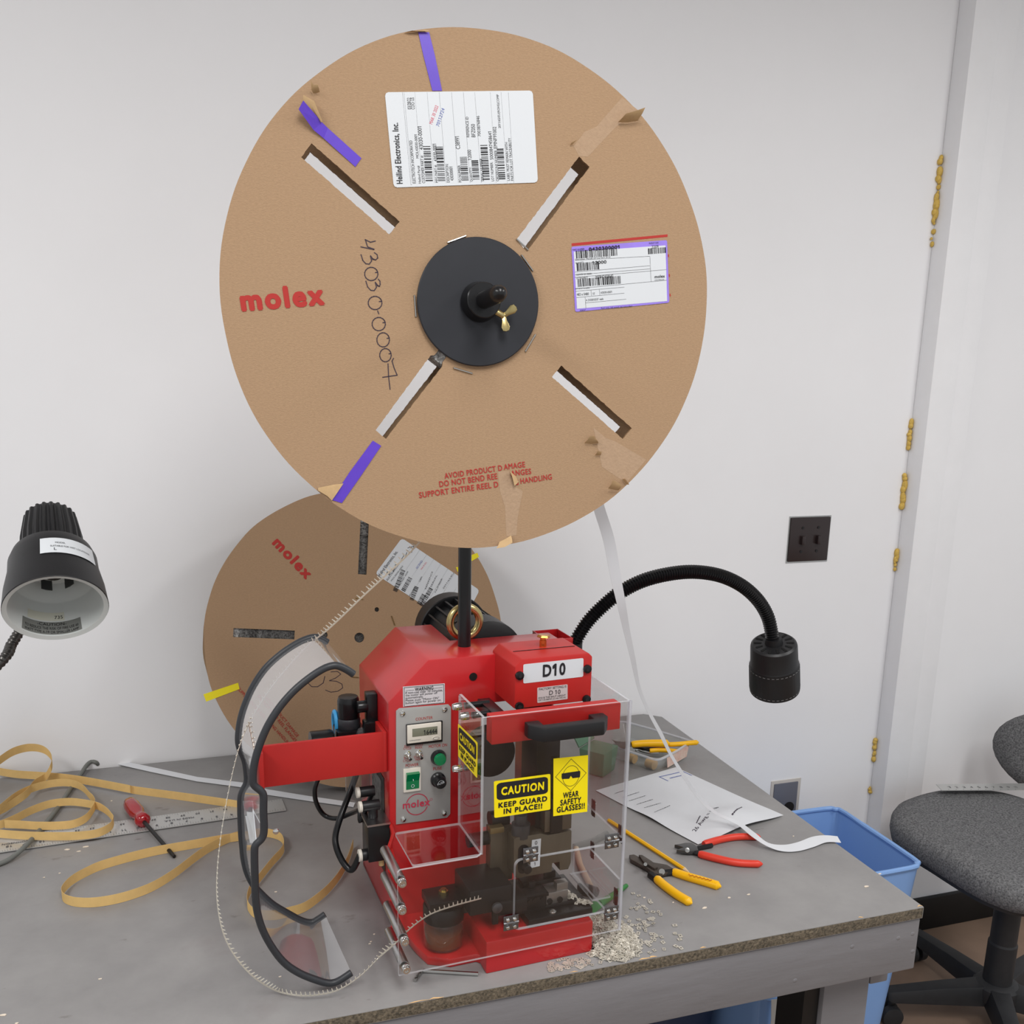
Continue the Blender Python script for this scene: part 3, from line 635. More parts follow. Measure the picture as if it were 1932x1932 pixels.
# ---- air regulator, valve and hoses on the left side
RU, RV = -.1325, .255
zk = lambda y: hv((656, y), RV).z
m = MB().lathe([(.0165, zk(1352)), (.0165, zk(1325)), (.0165, zk(1320)), (.0145, zk(1314)), (.004, zk(1313))], (RU, RV, 0), (0, 0, 1), 24, mod=lambda j, k: 1 if j % 2 else .965)
rg = mp('air_regulator', m, BLKS, ang=60)
sub('regulator_collar', MB().lathe([(.0165, zk(1372)), (.0175, zk(1370)), (.0175, zk(1356)), (.016, zk(1353))], (RU, RV, 0), (0, 0, 1), 24), RUB, rg)
sub('regulator_body', MB().box(RU-.021, RU+.022, RV-.02, RV+.02, zk(1405), zk(1371)).box(RU+.02, UL+.001, RV-.012, RV+.012, zk(1400), zk(1380)), BLKS, rg, bevel=.003)
sub('blue_ring', MB().tube([(RU-.018, RV+.012+.013*cos(t), zk(1366)+.017*sin(t)) for t in [2*pi*i/24 for i in range(24)]], .0035, 8, closed=True), pm('blue_ring', (60, 150, 205), .4), rg)
g0 = hv((590, 1384), RV-.01); sub('pressure_gauge', MB().lathe([(.020, .0), (.0205, .002), (.0205, .03), (.018, .034), (.006, .034), (.006, .05)], (g0.x-.004, RV-.012, zk(1392)), (1, 0, 0), 28), BLKS, rg)
sub('sight_dome', MB().lathe([(.010, 0), (.010, .006), (.0085, .010), (.0085, .018), (.006, .024), (.002, .026)], (RU+.015, RV-.024, zk(1396)), (0, 0, 1), 18), GLASSC, rg)
sub('filter_bowl', MB().lathe([(.019, zk(1440)), (.019, zk(1490)), (.016, zk(1503)), (.008, zk(1510)), (.004, zk(1516)), (.001, zk(1517))], (RU+.012, RV, 0), (0, 0, 1), 24), GLASSC, rg)
sub('bowl_head', MB().cyl((RU+.012, RV, zk(1442)), (RU+.012, RV, zk(1400)), .019), BLKS, rg)
va = mp('air_valve', MB().box(UL-.033, UL-.001, .155, .195, .112, .168), BLKS, bevel=.001)
sub('valve_top', MB().box(UL-.034, UL, .155, .20, .168, .171), ALU, va)
for a_, b_, r_ in (((UL-.02, .18, .171), (UL-.02, .18, .188), .007), ((UL-.036, .18, .190), (UL-.010, .18, .190), .0078), ((UL-.036, .195, .206), (UL-.014, .195, .206), .0078), ((UL-.040, .17, .118), (UL-.030, .17, .118), .0088)): sub('valve_fitting', MB().cyl(a_, b_, r_), BLK, va, bevel=.001)
for a_, r_ in (((UL-.036, .18, .190), .0082), ((UL-.036, .195, .206), .0082), ((UL-.040, .17, .118), .0092)): sub('fitting_collar', MB().cyl((a_[0]-.005, a_[1], a_[2]), a_, r_), IVORY, va, bevel=.001)
sub('drain_stub', MB().cyl((UL-.012, .165, .100), (UL-.012, .165, .113), .004), pm('stub_tan', (205, 170, 120), .5), va)
def hose(name, pts, v, r, mat=BLKS, end=None):
    P = [hv(p, vv) for p, vv in zip(pts, v)]+([V(end)] if end else []); return mp(name, MB().tube(smooth_path(P, 6), r, 10), mat)
hose('air_hose', [(600, 1470), (594, 1490), (597, 1515), (612, 1538), (636, 1544), (664, 1534), (678, 1530), (681, 1548)], [.25, .25, .25, .25, .24, .23, .21, .2], .0036, end=(UL-.016, .195, .206))
hose('air_hose', [(672, 1462), (660, 1495), (643, 1540), (633, 1575), (635, 1600), (648, 1628), (664, 1641)], [.25, .24, .22, .21, .2, .19, .18], .0048, end=(UL-.043, .17, .118))

# ---- chute
CF = [(667, 1272), (655, 1264), (640, 1257), (628, 1256), (610, 1262), (585, 1278), (555, 1303), (527, 1335), (505, 1370), (490, 1405), (480, 1440), (477, 1470), (480, 1482), (492, 1492), (497, 1502), (497, 1530), (498, 1566), (494, 1582), (482, 1595), (480, 1612), (481, 1660), (483, 1705), (492, 1745), (510, 1782), (535, 1815), (565, 1836), (600, 1850), (622, 1855), (640, 1850), (663, 1835)]
CB = [(618, 1212), (606, 1205), (595, 1202), (580, 1205), (560, 1214), (530, 1234), (500, 1262), (475, 1300), (457, 1345), (450, 1385), (452, 1410), (462, 1435), (466, 1462), (465, 1478), (455, 1500), (454, 1530), (455, 1560), (456, 1580), (458, 1600), (460, 1620), (466, 1645), (477, 1668), (492, 1685), (515, 1706), (545, 1724), (570, 1737), (588, 1740), (600, 1734), (606, 1730), (613, 1725)]
cf = [hv(p, .033) for p in CF]; cb = [hv(p, .19) for p in CB]
for L_ in (cf, cb):
    for p in L_: p.z = max(p.z, .0062)
cfs, cbs = smooth_path(cf, 5), smooth_path(cb, 5)
ch = mp('chute', MB().strip(cfs, cbs), FILM, ang=80)
for e_ in (cfs, cbs): sub('chute_edge', MB().tube(e_, .0048, 10), RUB, ch)
fl_ = lambda i, t, d: cfs[i].lerp(cbs[i], t)+V((d, 0, 0))
sub('chute_bracket', MB().box(-.276, -.27, .150, .185, .2475, .3025), RED2, ch, bevel=.0008)
tg = [(72, .96), (72, .52), (90, .03), (90, .45)]
sub('white_tag', MB().prism([fl_(i, t, .0015) for i, t in tg], [fl_(i, t, .0025) for i, t in tg]), WHT, ch, smooth=False)
sub('chute_screw', MB().lathe([(.004, 0), (.0035, .002), (.001, .003)], (-.2758, .12, .235), (-1, 0, 0), 12).lathe([(.004, 0), (.0035, .002), (.001, .003)], (-.27, .04, .24), (0, -1, 0), 12), CHR, ch)

# ================================================================== REEL STAND (pole, backing disc, shaft)
rs = thing('reel_stand', 'black steel reel pole with round hub disc on the press', 'reel stand', FM.mat() @ Matrix.Translation((.0367, .2158, WT)))
def rp(name, mb, mat, **k): mb.v = [p-V((.0367, .2158, WT)) for p in mb.v]; return obj(name, mb, mat, rs, **k)
yw = radians(-7.2); tl = radians(.4)
nrm = (FM.y*-cos(yw) + FM.x*sin(yw))*cos(tl) + V((0, 0, 1))*sin(tl)
ex = V((0, 0, 1)).cross(nrm).normalized(); ey = nrm.cross(ex)
FR = Fr(FM.w(FM.hit((901.5, 571.5), 1, .088)), ex, ey, nrm); RR = .3098
axl = lambda z, x=0, y=0: FM.l(FR.w((x, y, z)))
axn = FM.l(FR.w((0, 0, 1)))-FM.l(FR.w((0, 0, 0)))
axd = V((sin(radians(-2.5)), -cos(radians(-2.5)), sin(radians(3.4)))).normalized()
hubw = FM.l(FR.o).z
rp('pole', MB().cyl((.0367, .2158, WT), (.0367, .2158, hubw+.02), .0098, n=24), BLKS)
rp('pole_head', MB().cyl((.0367, .2158, hubw-.025), (.0367, .2158, hubw+.028), .019, n=24), BLKS, bevel=.002)
rp('shaft', MB().lathe([(.0105, -.125), (.0105, .080), (.0088, .091), (.004, .0965), (.001, .097)], axl(0), axd, 28), BLKS)
rp('hub_disc', MB().lathe([(.001, .0015), (.076, .0015), (.0772, .0025), (.0772, .0055), (.076, .0065), (.001, .0066)], axl(0), axn, 72), BLKD, ang=30)
rp('collar', MB().lathe([(.011, .0065), (.0235, .0065), (.0245, .009), (.0215, .027), (.0205, .028), (.0106, .028)], axl(0), axd, 40), BLKS, ang=30)
# wing screw
wq = [FR.hit(p, 2, .02) for p in ((935, 590), (946, 594), (950, 600))]
mW = MB(); P0 = V((.014, -.008, .016)); D = V((.8, -.42, .1)).normalized()
mW.cyl(FM.l(FR.w(P0)), FM.l(FR.w(P0+D*.018)), .0042)
c0 = P0+D*.017
for sg, dd in ((1, V((.72, .55, .3))), (-1, V((.15, -.95, .2)))):
    dd = dd.normalized(); sd = dd.cross(V((0, 0, 1))).normalized()
    pr_ = [c0+dd*a+sd*b for a, b in ((0, -.003), (.006, -.0032), (.014, -.0055), (.0185, -.004), (.0195, 0), (.0185, .004), (.014, .0055), (.006, .0032), (0, .003))]
    nn = dd.cross(sd)*.0014
    mW.prism([FM.l(FR.w(p-nn)) for p in pr_], [FM.l(FR.w(p+nn)) for p in pr_])
rp('wing_screw', mW, GALV, bevel=.0008)

# ================================================================== FRONT REEL
PRl = Pl(FR, 2, 0, 1)
rnd = random.Random(21)
def wav(R, n=180, amp=.0012, seed=1):
    r = random.Random(seed); ph = [(k, r.uniform(0, 6.3), r.uniform(.2, 1)/k**.5) for k in (3, 5, 7, 11, 17, 29)]
    return [((R+amp*sum(a*sin(k*t+p) for k, p, a in ph))*cos(t), (R+amp*sum(a*sin(k*t+p) for k, p, a in ph))*sin(t)) for t in [2*pi*i/n for i in range(n)]]
def rag(loop, amp=.00035, step=.0028, seed=2):
    r = random.Random(seed); out = []
    for a, b in zip(loop, loop[1:]+loop[:1]):
        a, b = V(a), V(b); n = max(1, int((b-a).length/step))
        for i in range(n):
            p = a.lerp(b, i/n); out.append((p.x+(r.uniform(-amp, amp) if i else 0), p.y+(r.uniform(-amp, amp) if i else 0)))
    return out
r1 = thing('cardboard_reel', 'large brown cardboard reel held up on the black pole', 'reel', FR.mat(), group='cardboard terminal reels')
def P2(pts): return [tuple(PRl.p2(p)) for p in pts]
z5 = zc(540, 40, 4.6); z6 = zc(960, 160, 4.83); z7 = zc(740, 660, 3.715); z4 = zc(400, 440, 4.6); zh = zc(740, 420, 6.0375); zl = zc(700, 150, 5.682); zr = zc(1060, 430, 8.4)
slots = [[z5(220, 1060), z5(130, 1180), z5(895, 1850), z5(985, 1740)], [z6(640, 655), z6(70, 1410), z6(165, 1520), z6(735, 748)],
         [z7(1185, 110), z7(1120, 190), z7(1615, 625), z7(1680, 550)], [z4(1420, 1710), z4(1510, 1785), zh(570, 1640), zh(575, 1590), zh(660, 1480), zh(560, 1400), zh(480, 1510), zh(435, 1515)]]
slots = [P2(s) for s in slots]
centre = [(.0135*cos(t), .0135*sin(t)) for t in [2*pi*i/24 for i in range(24)]]
fl = obj('front_flange', MB().plate([wav(RR, seed=4)]+[rag(s, seed=i+5) for i, s in enumerate(slots)]+[centre], .004, lambda p: V((p.x, p.y, p.z-.002)), 0, 1), [CARD, CARDE], r1, smooth=False, flip=False)
rf = obj('rear_flange', MB().plate([wav(RR, seed=9)]+[rag(s, seed=i+15) for i, s in enumerate(slots)]+[centre], .004, lambda p: V((p.x, p.y, p.z-.044)), 0, 1), [CARD, CARDE], r1, smooth=False, flip=False)
obj('core', MB().lathe([(.0135, -.0425), (.07, -.0425), (.07, -.0035), (.0135, -.0035)], (0, 0, 0), (0, 0, 1), 48, caps=False), CARDE, r1)
obj('wound_strip', MB().lathe([(.0705, -.041), (.088, -.040), (.091, -.030), (.089, -.022), (.091, -.012), (.088, -.005), (.0705, -.0045)], (0, 0, 0), (0, 0, 1), 60), WIND, r1)
def rlabel(name, pl, px4, mat, par, r=.003, t=.0004, e0=.0):
    q = [pl.p2(p) for p in px4]; out = []
    for i in range(4):
        a, b, d = q[i-1], q[i], q[(i+1) % 4]; u1 = (a-b).normalized(); u2 = (d-b).normalized(); out += [b+u1*r, b+(u1+u2)*r*.3, b+u2*r]
    return obj(name, MB().prism([pl.p3(p, e0) for p in out], [pl.p3(p, e0+t) for p in out]), mat, par, smooth=False)
# shipping label, text reads bottom to top
lb = rlabel('shipping_label', PRl, (zl(147, 138), zl(1732, 120), zl(1788, 1105), zl(243, 1160)), WHT, r1, .004, .0005, .0003)
lb['label'] = 'white shipping label with barcodes, turned on its side'
m = MB()
T = lambda s, a, b, h, bold=0: m.text(PRl, s, zl(*a), zl(*b), h, bold, .001)
T('Heilind Electronics, Inc.', (350, 1118), (298, 466), .0085, .03)
T('ELECTROTECH INCORPORATED', (480, 1115), (440, 655), .0036); T('Heilind Part#', (538, 1115), (522, 925), .0033); T('MOL43030-0001', (512, 845), (492, 592), .0033)
T('CUSTOMER PART #:', (583, 1112), (560, 815), .0036); T('43030-0001', (560, 755), (540, 505), .0048); T('MFG PART #:', (720, 1107), (705, 915), .0034); T('43030-0001', (712, 878), (698, 692), .0046)
T('DESCRIPTION:', (843, 1105), (825, 905), .0034); T('430300001', (885, 1085), (872, 935), .0040); T('PO NUMBER', (970, 1102), (955, 920), .0033); T('C38991', (955, 747), (943, 612), .0052)
T('QUANTITY:', (1093, 1095), (1080, 940), .0033); T('12000', (1078, 865), (1070, 755), .0046); T('REFERENCE ID', (1053, 620), (1042, 402), .0034); T('BFZ050', (1117, 620), (1112, 480), .0048)
T('SERIAL NUMBER', (1210, 1092), (1190, 845), .0033); T('7003876846', (1175, 612), (1160, 392), .0036); T('LOT NUMBER:', (1318, 1090), (1303, 885), .0033); T('S000847458641', (1310, 860), (1290, 560), .0042)
T('ORDER/LINE NUMBER:', (1370, 1090), (1348, 755), .0033); T('EMNF91002', (1352, 740), (1340, 508), .0042); T('2011/65/EU(ROHS)COMP', (1397, 522), (1375, 162), .0038)
T('LABEL MUST REMAIN WITH', (1488, 1085), (1462, 675), .0033); T('PARTS FOR LOT TRACEABILITY', (1527, 1085), (1497, 628), .0033); T('03/28/22', (430, 322), (422, 198), .0042); T('COO: US', (468, 322), (460, 195), .0042)
for k, (a, b, h) in enumerate([((662, 1090), (635, 715), .0088), ((795, 1088), (768, 712), .0088), ((1046, 1083), (1027, 832), .0088), ((1162, 1072), (1146, 858), .0084), ((1272, 1075), (1245, 700), .0088), ((1440, 1070), (1417, 728), .0084)]):
    m.bars(PRl, zl(*a), zl(*b), h, 30+k, .001)
obj('lettering', m, INK, lb)
m = MB()
for x0, x1 in ((352, 440), (468, 548), (600, 680), (730, 805), (862, 935), (988, 1062), (1110, 1182), (1276, 1340), (1392, 1460), (1470, 1530)): m.line(PRl, [zl(x0, 140), zl(x1, 1110)], .0003, .0008)
m.line(PRl, [zl(336, 140), zl(426, 1130), zl(440, 1130)], .0003, .0008); obj('label_rules', m, INKG, lb)
obj('stamp_date', MB().text(PRl, 'MAR 30 2022', zl(655, 485), zl(722, 290), .004, 0, .001), INKR, lb)
obj('stamp_number', MB().text(PRl, '70112724', zl(728, 510), zl(790, 320), .004, 0, .001), INKB, lb)
# maker label: lilac border; the square code is left blank
rlabel('red_rule', PRl, (zr(155, 245), zr(1675, 102), zr(1675, 142), zr(155, 288)), PRINT, r1, .0001, .0002)
lb = rlabel('maker_label', PRl, (zr(150, 300), zr(1665, 195), zr(1700, 1185), zr(210, 1332)), LIL, r1, .002, .0004, .0003)
lb['label'] = 'white barcode label with a lilac border'
rlabel('label_face', PRl, (zr(185, 380), zr(1638, 278), zr(1665, 1160), zr(238, 1282)), WHT, lb, .0004, .0003, .0006)
m = MB(); T = lambda s, a, b, h, bold=0: m.text(PRl, s, zr(*a), zr(*b), h, bold, .0012)
T('0430300001', (425, 368), (912, 328), .0042, .05); T('12000', (480, 580), (703, 562), .0038, .01); T('000847458641', (530, 810), (808, 783), .0038); T('2209', (1420, 325), (1528, 316), .0034)
T('molex', (1468, 798), (1628, 785), .0036, .01); T('483 x 0480', (235, 1078), (425, 1065), .0032); T('157', (485, 1062), (522, 1058), .0026); T('43030-0001', (612, 1045), (790, 1030), .0026)
T('PART NUMBER', (170, 362), (355, 345), .0018); T('PRODUCT CODE', (1378, 258), (1528, 246), .0018); T('Description  Microfit 3.0 Crp Term 20-24', (210, 520), (765, 480), .0022)
T('QUANTITY', (212, 572), (345, 560), .002); T('COUNTRY OF ORIGIN', (225, 755), (470, 738), .002); T('LOT TRACEABILITY', (228, 812), (410, 798), .002); T('RoHS & ELV Compliant', (210, 980), (438, 965), .002)
T('A 2103010337 reels', (378, 1165), (655, 1140), .0026); T('Reel only, full speed, lot controlled', (620, 1290), (1110, 1255), .0022); T('FORMAT', (285, 1320), (375, 1312), .0018); T('www.molex.com', (1465, 838), (1615, 826), .0018)
for k, (a, b, h) in enumerate([((225, 488), (885, 438), .0095), ((238, 685), (605, 655), .0095), ((252, 935), (950, 882), .0095), ((1365, 418), (1645, 398), .007)]): m.bars(PRl, zr(*a), zr(*b), h, 60+k, .0012)
m.line(PRl, [zr(205, 515), zr(1390, 450), zr(1410, 845)], .0003, .0011); m.line(PRl, [zr(205, 700), zr(1390, 600)], .0003, .0011); m.line(PRl, [zr(205, 745), zr(1395, 650)], .0003, .0011)
m.line(PRl, [zr(205, 785), zr(1650, 662)], .0003, .0011); m.line(PRl, [zr(215, 965), zr(1655, 830)], .0003, .0011); m.line(PRl, [zr(215, 1005), zr(985, 940)], .0003, .0011); m.line(PRl, [zr(230, 1105), zr(985, 1035)], .0003, .0011)
m.line(PRl, [zr(370, 1190), zr(1015, 1130)], .0003, .0011); m.line(PRl, [zr(365, 1095), zr(378, 1275)], .0003, .0011); m.line(PRl, [zr(458, 990), zr(465, 1075)], .0003, .0011); m.line(PRl, [zr(590, 975), zr(600, 1065)], .0003, .0011)
obj('lettering', m, INK, lb)
# red print
m = MB(); m.text(PRl, 'molex', z4(258, 686), z4(985, 628), .0262, .085, .0003); obj('maker_print', m, PRINT, r1)
m = MB(); T = lambda s, a, b, h, bold=.035: m.text(PRl, s, z7(*a), z7(*b), h, bold, .0003)
T('AVOID PRODUCT D', (368, 905), (772, 846), .0075); T('AMAGE', (783, 842), (932, 822), .0075); T('DO NOT BEND REE', (332, 963), (738, 905), .0078); T('ANGES', (832, 887), (975, 870), .0075)
T('SUPPORT ENTIRE REEL D', (190, 1040), (745, 962), .0078); T('G', (862, 950), (886, 946), .0075); T('HANDLING', (900, 940), (1120, 908), .0075)
obj('handling_print', m, PRINT, r1)
for x, y in ((1688, 440), (1703, 755), (1715, 1065)): obj('print_tick', MB().quad(PRl, [zr(x-8, y-20), zr(x+8, y-22), zr(x+10, y+20), zr(x-6, y+22)], .0002), PRINT, r1)
# handwriting, top to bottom
m = MB(); hwr = lambda pts, cl=False: m.line(PRl, [tuple(p) for p in [V(z4(*p)) for p in pts]], .0011, .0004)
def arc(cx, cy, rx, ry, a0, a1, n=16, rot=0): return [(cx+rx*cos(radians(a0+(a1-a0)*i/n)), cy+ry*sin(radians(a0+(a1-a0)*i/n))) for i in range(n+1)]
hwr([(1330, 55), (1350, 118), (1408, 140)]); hwr([(1290, 118), (1405, 142)]); hwr([(1328, 55), (1375, 78), (1418, 68)])
for dx, dy in ((0, 0), (42, 230)):
    hwr([(1408+dx*.8, 168+dy), (1432+dx*.6, 185+dy), (1438+dx*.5, 215+dy), (1420+dx*.8, 232+dy), (1395+dx, 222+dy), (1375+dx, 195+dy)]); hwr([(1420+dx*.8, 232+dy), (1390+dx, 225+dy)])
    hwr([(1375+dx, 198+dy), (1385+dx, 240+dy), (1365+dx, 268+dy), (1335+dx, 265+dy), (1308+dx, 235+dy), (1293+dx, 185+dy)])
for cx, cy, rx, ry in ((1382, 353, 58, 58), (1415, 605, 60, 58), (1447, 788, 58, 58), (1485, 925, 55, 62), (1505, 1058, 50, 58)):
    hwr(arc(cx, cy, rx, ry, -40, 330)); hwr([(cx+rx*.6, cy-ry*.2), (cx+rx*.95, cy-ry*.25)])
hwr([(1437, 672), (1447, 700)]); hwr([(1575, 1085), (1562, 1110), (1580, 1170), (1607, 1232), (1480, 1250)]); hwr([(1527, 1132), (1532, 1240), (1545, 1355)])
obj('handwritten_number', m, PEN, r1)
# purple tape strips
def tape(pts, name='purple_tape', lift=None):
    q = [PRl.p2(p) for p in pts]; k = len(q)//2; A = [PRl.p3(p, .0006+(lift[i] if lift else 0)) for i, p in enumerate(q[:k])]; B = [PRl.p3(p, .0006+(lift[i] if lift else 0)) for i, p in enumerate(q[k:])]
    return obj(name, MB().strip(A, B, .0003), PUR, r1, smooth=False)
tape([z5(1145, 98), z5(1190, 300), z5(1268, 605), z5(1240, 98), z5(1290, 300), z5(1352, 605)])
tape([z5(105, 790), z5(235, 950), z5(325, 1020), z5(600, 1265), z5(145, 715), z5(310, 885), z5(360, 930), z5(652, 1190)], lift=[.012, .003, .001, 0])
tape([z4(1395, 1800), (660, 890), (625, 943), z4(1468, 1845), (676, 905), (645, 949)])
# torn and peeled paper
def flap(pts, lift, name='paper_flap', mat=CARDI):
    q = [PRl.p2(p) for p in pts]; k = len(q)//2
    A = [PRl.p3(p, .0004+lift[0]) for p in q[:k]]; B = [PRl.p3(p, .0004+lift[1]) for p in q[k:]]
    Mm = [(a+b)/2+V((0, 0, max(lift)*.25)) for a, b in zip(A, B)]
    m = MB().strip(A, Mm).strip(Mm, B); return obj(name, m, mat, r1, ang=80)
flap([z6(990, 345), z6(1080, 345), z6(1170, 330), z6(1030, 290), z6(1110, 268), z6(1205, 235)], (.001, .014))
flap([z5(145, 655), z5(240, 710), z5(310, 885), z5(140, 715), z5(200, 800), z5(300, 890)], (.008, .002))
flap([z5(210, 535), z5(235, 575), z5(270, 570), z5(218, 600), z5(235, 630), z5(290, 620)], (.009, .001))
flap([z6(555, 555), z6(580, 545), z6(560, 535), z6(612, 508)], (.0, .004))
flap([z7(1345, 655), z7(1395, 660), z7(1445, 655), z7(1370, 605), z7(1400, 600), z7(1420, 630)], (0, .008)); flap([z7(1420, 740), z7(1460, 740), z7(1430, 705), z7(1455, 712)], (.0, .006))
flap([z7(1510, 970), z7(1580, 985), z7(1525, 905), z7(1585, 940)], (.002, .012)); flap([z7(1610, 905), z7(1640, 945), z7(1620, 900), z7(1650, 940)], (.0, .006))
flap([z7(820, 850), z7(835, 890), z7(850, 950), z7(830, 855), z7(865, 885), z7(885, 925)], (.005, .0)); flap([z7(720, 1385), z7(780, 1375), z7(832, 1345), z7(750, 1345), z7(800, 1320), z7(832, 1300)], (.008, .0006))
flap([(600, 925), (618, 936), (626, 944), (600, 920), (630, 914), (648, 912)], (.002, .0006))
flap([z5(1020, 105), z5(1100, 95), z5(1200, 75), z5(1090, 92), z5(1130, 98), z5(1240, 98)], (.0, .004))
for pts in ([z6(1030, 115), z6(800, 380), z6(690, 430), z6(590, 560), z6(640, 650), z6(720, 655), z6(960, 400), z6(1080, 300), z6(1195, 245)], [z7(1410, 545), z7(1500, 620), z7(1560, 640), z7(1780, 770), z7(1640, 935), z7(1470, 820), z7(1430, 640)], [z7(740, 850), z7(820, 850), z7(860, 960), z7(915, 990), z7(880, 1170), z7(870, 1300), z7(800, 1310), z7(790, 1100), z7(755, 990)]):
    obj('scuff', MB().quad(PRl, pts, .00015), SCUFF, r1)
# staples round the hub
for a, b in ((zh(630, 228), zh(838, 152)), (zh(1470, 370), zh(1600, 550)), (zh(250, 830), zh(268, 1072)), (zh(698, 1655), zh(910, 1718)), (zh(1630, 1275), zh(1515, 1468)), (zh(1415, 190), zh(1545, 310))):
    A = PRl.p3(PRl.p2(a), .0012); B = PRl.p3(PRl.p2(b), .0012); obj('staple', MB().tube([A-V((0, 0, .002)), A, B, B-V((0, 0, .002))], .0011, 6), STL, r1)

# ================================================================== REEL LEANING ON THE WALL
R2 = .294; th = radians(14.5)
o2 = onz((678, 1203), TZ+R2*cos(th)+.046*sin(th)+.001)
n2 = V((0, -cos(th), sin(th))); e2 = V((0, 0, 1)).cross(n2).normalized(); f2 = n2.cross(e2)
F2 = Fr(o2, e2, f2, n2); P2l = Pl(F2, 2, 0, 1)
r2 = thing('cardboard_reel', 'brown cardboard reel leaning on the wall behind the press', 'reel', F2.mat(), group='cardboard terminal reels')
def Q2(pts): return [tuple(P2l.p2(p)) for p in pts]
sl = Q2([(679.5, 975), (696, 978), (692, 1085), (675, 1083)]); ra = [math.hypot(*p) for p in sl]
r_in, r_out, hwid = (ra[2]+ra[3])/2, max(ra), .0085
a0 = math.atan2(sl[2][1]+sl[3][1], sl[2][0]+sl[3][0])
sls = []
for k in range(4):
    a = a0+k*pi/2; c_, s_ = cos(a), sin(a); sls.append([(r*c_-t*s_, r*s_+t*c_) for r, t in ((r_in, -hwid), (r_out, -hwid), (r_out, hwid), (r_in, hwid))])
hol = lambda p, r: [(P2l.p2(p).x+r*cos(t), P2l.p2(p).y+r*sin(t)) for t in [2*pi*i/20 for i in range(20)]]
loops = sls+[hol((678, 1203), .0098), hol((711, 1150), .0045), hol((612, 1198), .0065)]
obj('front_flange', MB().plate([wav(R2, seed=31, amp=.002)]+loops, .004, lambda p: V((p.x, p.y, p.z-.002)), 0, 1), [CARD, CARDE], r2, smooth=False, flip=False)
obj('rear_flange', MB().plate([wav(R2, seed=33, amp=.002)]+loops[:5], .004, lambda p: V((p.x, p.y, p.z-.042)), 0, 1), [CARD, CARDE], r2, smooth=False, flip=False)
obj('core', MB().lathe([(.05, -.041), (.05, -.003)], (0, 0, 0), (0, 0, 1), 40, caps=False), CARDE, r2)
wm = MB()
for k in range(26):
    r_ = .075+k*.0065; wm.lathe([(r_, -.0395), (r_+.005, -.0375), (r_+.0052, -.0080), (r_+.0035, -.0052), (r_, -.0050)], (0, 0, 0), (0, 0, 1), 60)
obj('wound_strip', wm, WIND, r2, kind='stuff')
z8 = zc(340, 880, 3.019)
m = MB(); m.text(P2l, 'molex', z8(518, 440), z8(715, 648), .0225, .085, .0003); obj('maker_print', m, PRINT, r2)
z3 = zc(380, 1160, 4.83)
m = MB(); m.text(P2l, 'AVOID PRODUCT DAMAGE', z3(560, 740), z3(868, 1118), .0062, .018, .0003); m.text(P2l, 'DO NOT BEND REEL FLANGES', z3(510, 745), z3(850, 1162), .0062, .018, .0003); m.text(P2l, 'SUPPORT ENTIRE REEL DURING HANDLING', z3(325, 680), z3(800, 1200), .0062, .018, .0003)
obj('handling_print', m, PRINT, r2)
m = MB(); m.line(P2l, [z3(975, 625), z3(1005, 655), z3(1060, 655), z3(1110, 620), z3(1125, 560)], .0012, .0004); m.line(P2l, [z3(1180, 520), z3(1240, 515), z3(1270, 540), z3(1225, 575), z3(1165, 600), z3(1230, 605), z3(1280, 630), z3(1288, 665), z3(1245, 695), z3(1180, 705), z3(1130, 685)], .0012, .0004)
obj('handwritten_number', m, PEN, r2)
lb = rlabel('shipping_label', P2l, (z8(1262, 408), z8(1705, 705), z8(1590, 925), z8(1110, 612)), WHT, r2, .006, .0005, .0003)
m = MB(); T = lambda s, a, b, h, bold=0: m.text(P2l, s, z8(*a), z8(*b), h, bold, .001)
T('Heilind Electronics, Inc.', (1140, 630), (1242, 490), .007, .01)
for k, (a, b, h) in enumerate([((1235, 715), (1282, 595), .009), ((1280, 715), (1322, 640), .009), ((1330, 765), (1358, 690), .009), ((1370, 790), (1400, 735), .009), ((1385, 800), (1440, 700), .009)]): m.bars(P2l, z8(*a), z8(*b), h, 80+k, .001)
for a, b, s in (((1180, 650), (1262, 540), 'ELECTROTECH INC'), ((1205, 655), (1270, 570), 'MOL43030-0003'), ((1250, 685), (1300, 600), 'MFG PART 43030'), ((1310, 740), (1340, 690), 'PO NUMBER'), ((1365, 660), (1380, 630), 'C38991'), ((1400, 700), (1440, 600), 'REFERENCE'), ((1430, 690), (1465, 620), 'SERIAL'), ((1455, 720), (1495, 640), 'NUMBER'), ((1500, 700), (1560, 610), '2011/65/EU')): T(s, a, b, .003)
obj('lettering', m, INK, lb)
m = MB()
for k in range(9):
    t = .14+k*.09; A = V(z8(1262, 408)).lerp(V(z8(1705, 705)), t); B = V(z8(1110, 612)).lerp(V(z8(1590, 925)), t); m.line(P2l, [tuple(A), tuple(B)], .0004, .0008)
obj('label_rules', m, INKG, lb)
m = MB(); m.line(P2l, [z8(1165, 630), z8(1180, 600), z8(1190, 620), z8(1205, 580), z8(1215, 600), z8(1225, 560), z8(1240, 560), z8(1255, 540)], .001, .001); m.line(P2l, [z8(1260, 530), z8(1275, 505)], .001, .001); m.line(P2l, [z8(1280, 520), z8(1290, 490)], .001, .001); m.line(P2l, [z8(1295, 465), z8(1330, 455), z8(1318, 490), z8(1300, 488)], .001, .001)
obj('handwritten_note', m, INK, lb)
obj('stamp', MB().text(P2l, 'RECEIVED', z8(1350, 585), z8(1382, 540), .004, 0, .001), INKB, lb); obj('stamp_date', MB().text(P2l, 'MAR 30 2022', z8(1375, 590), z8(1405, 548), .003, 0, .001), INKR, lb)
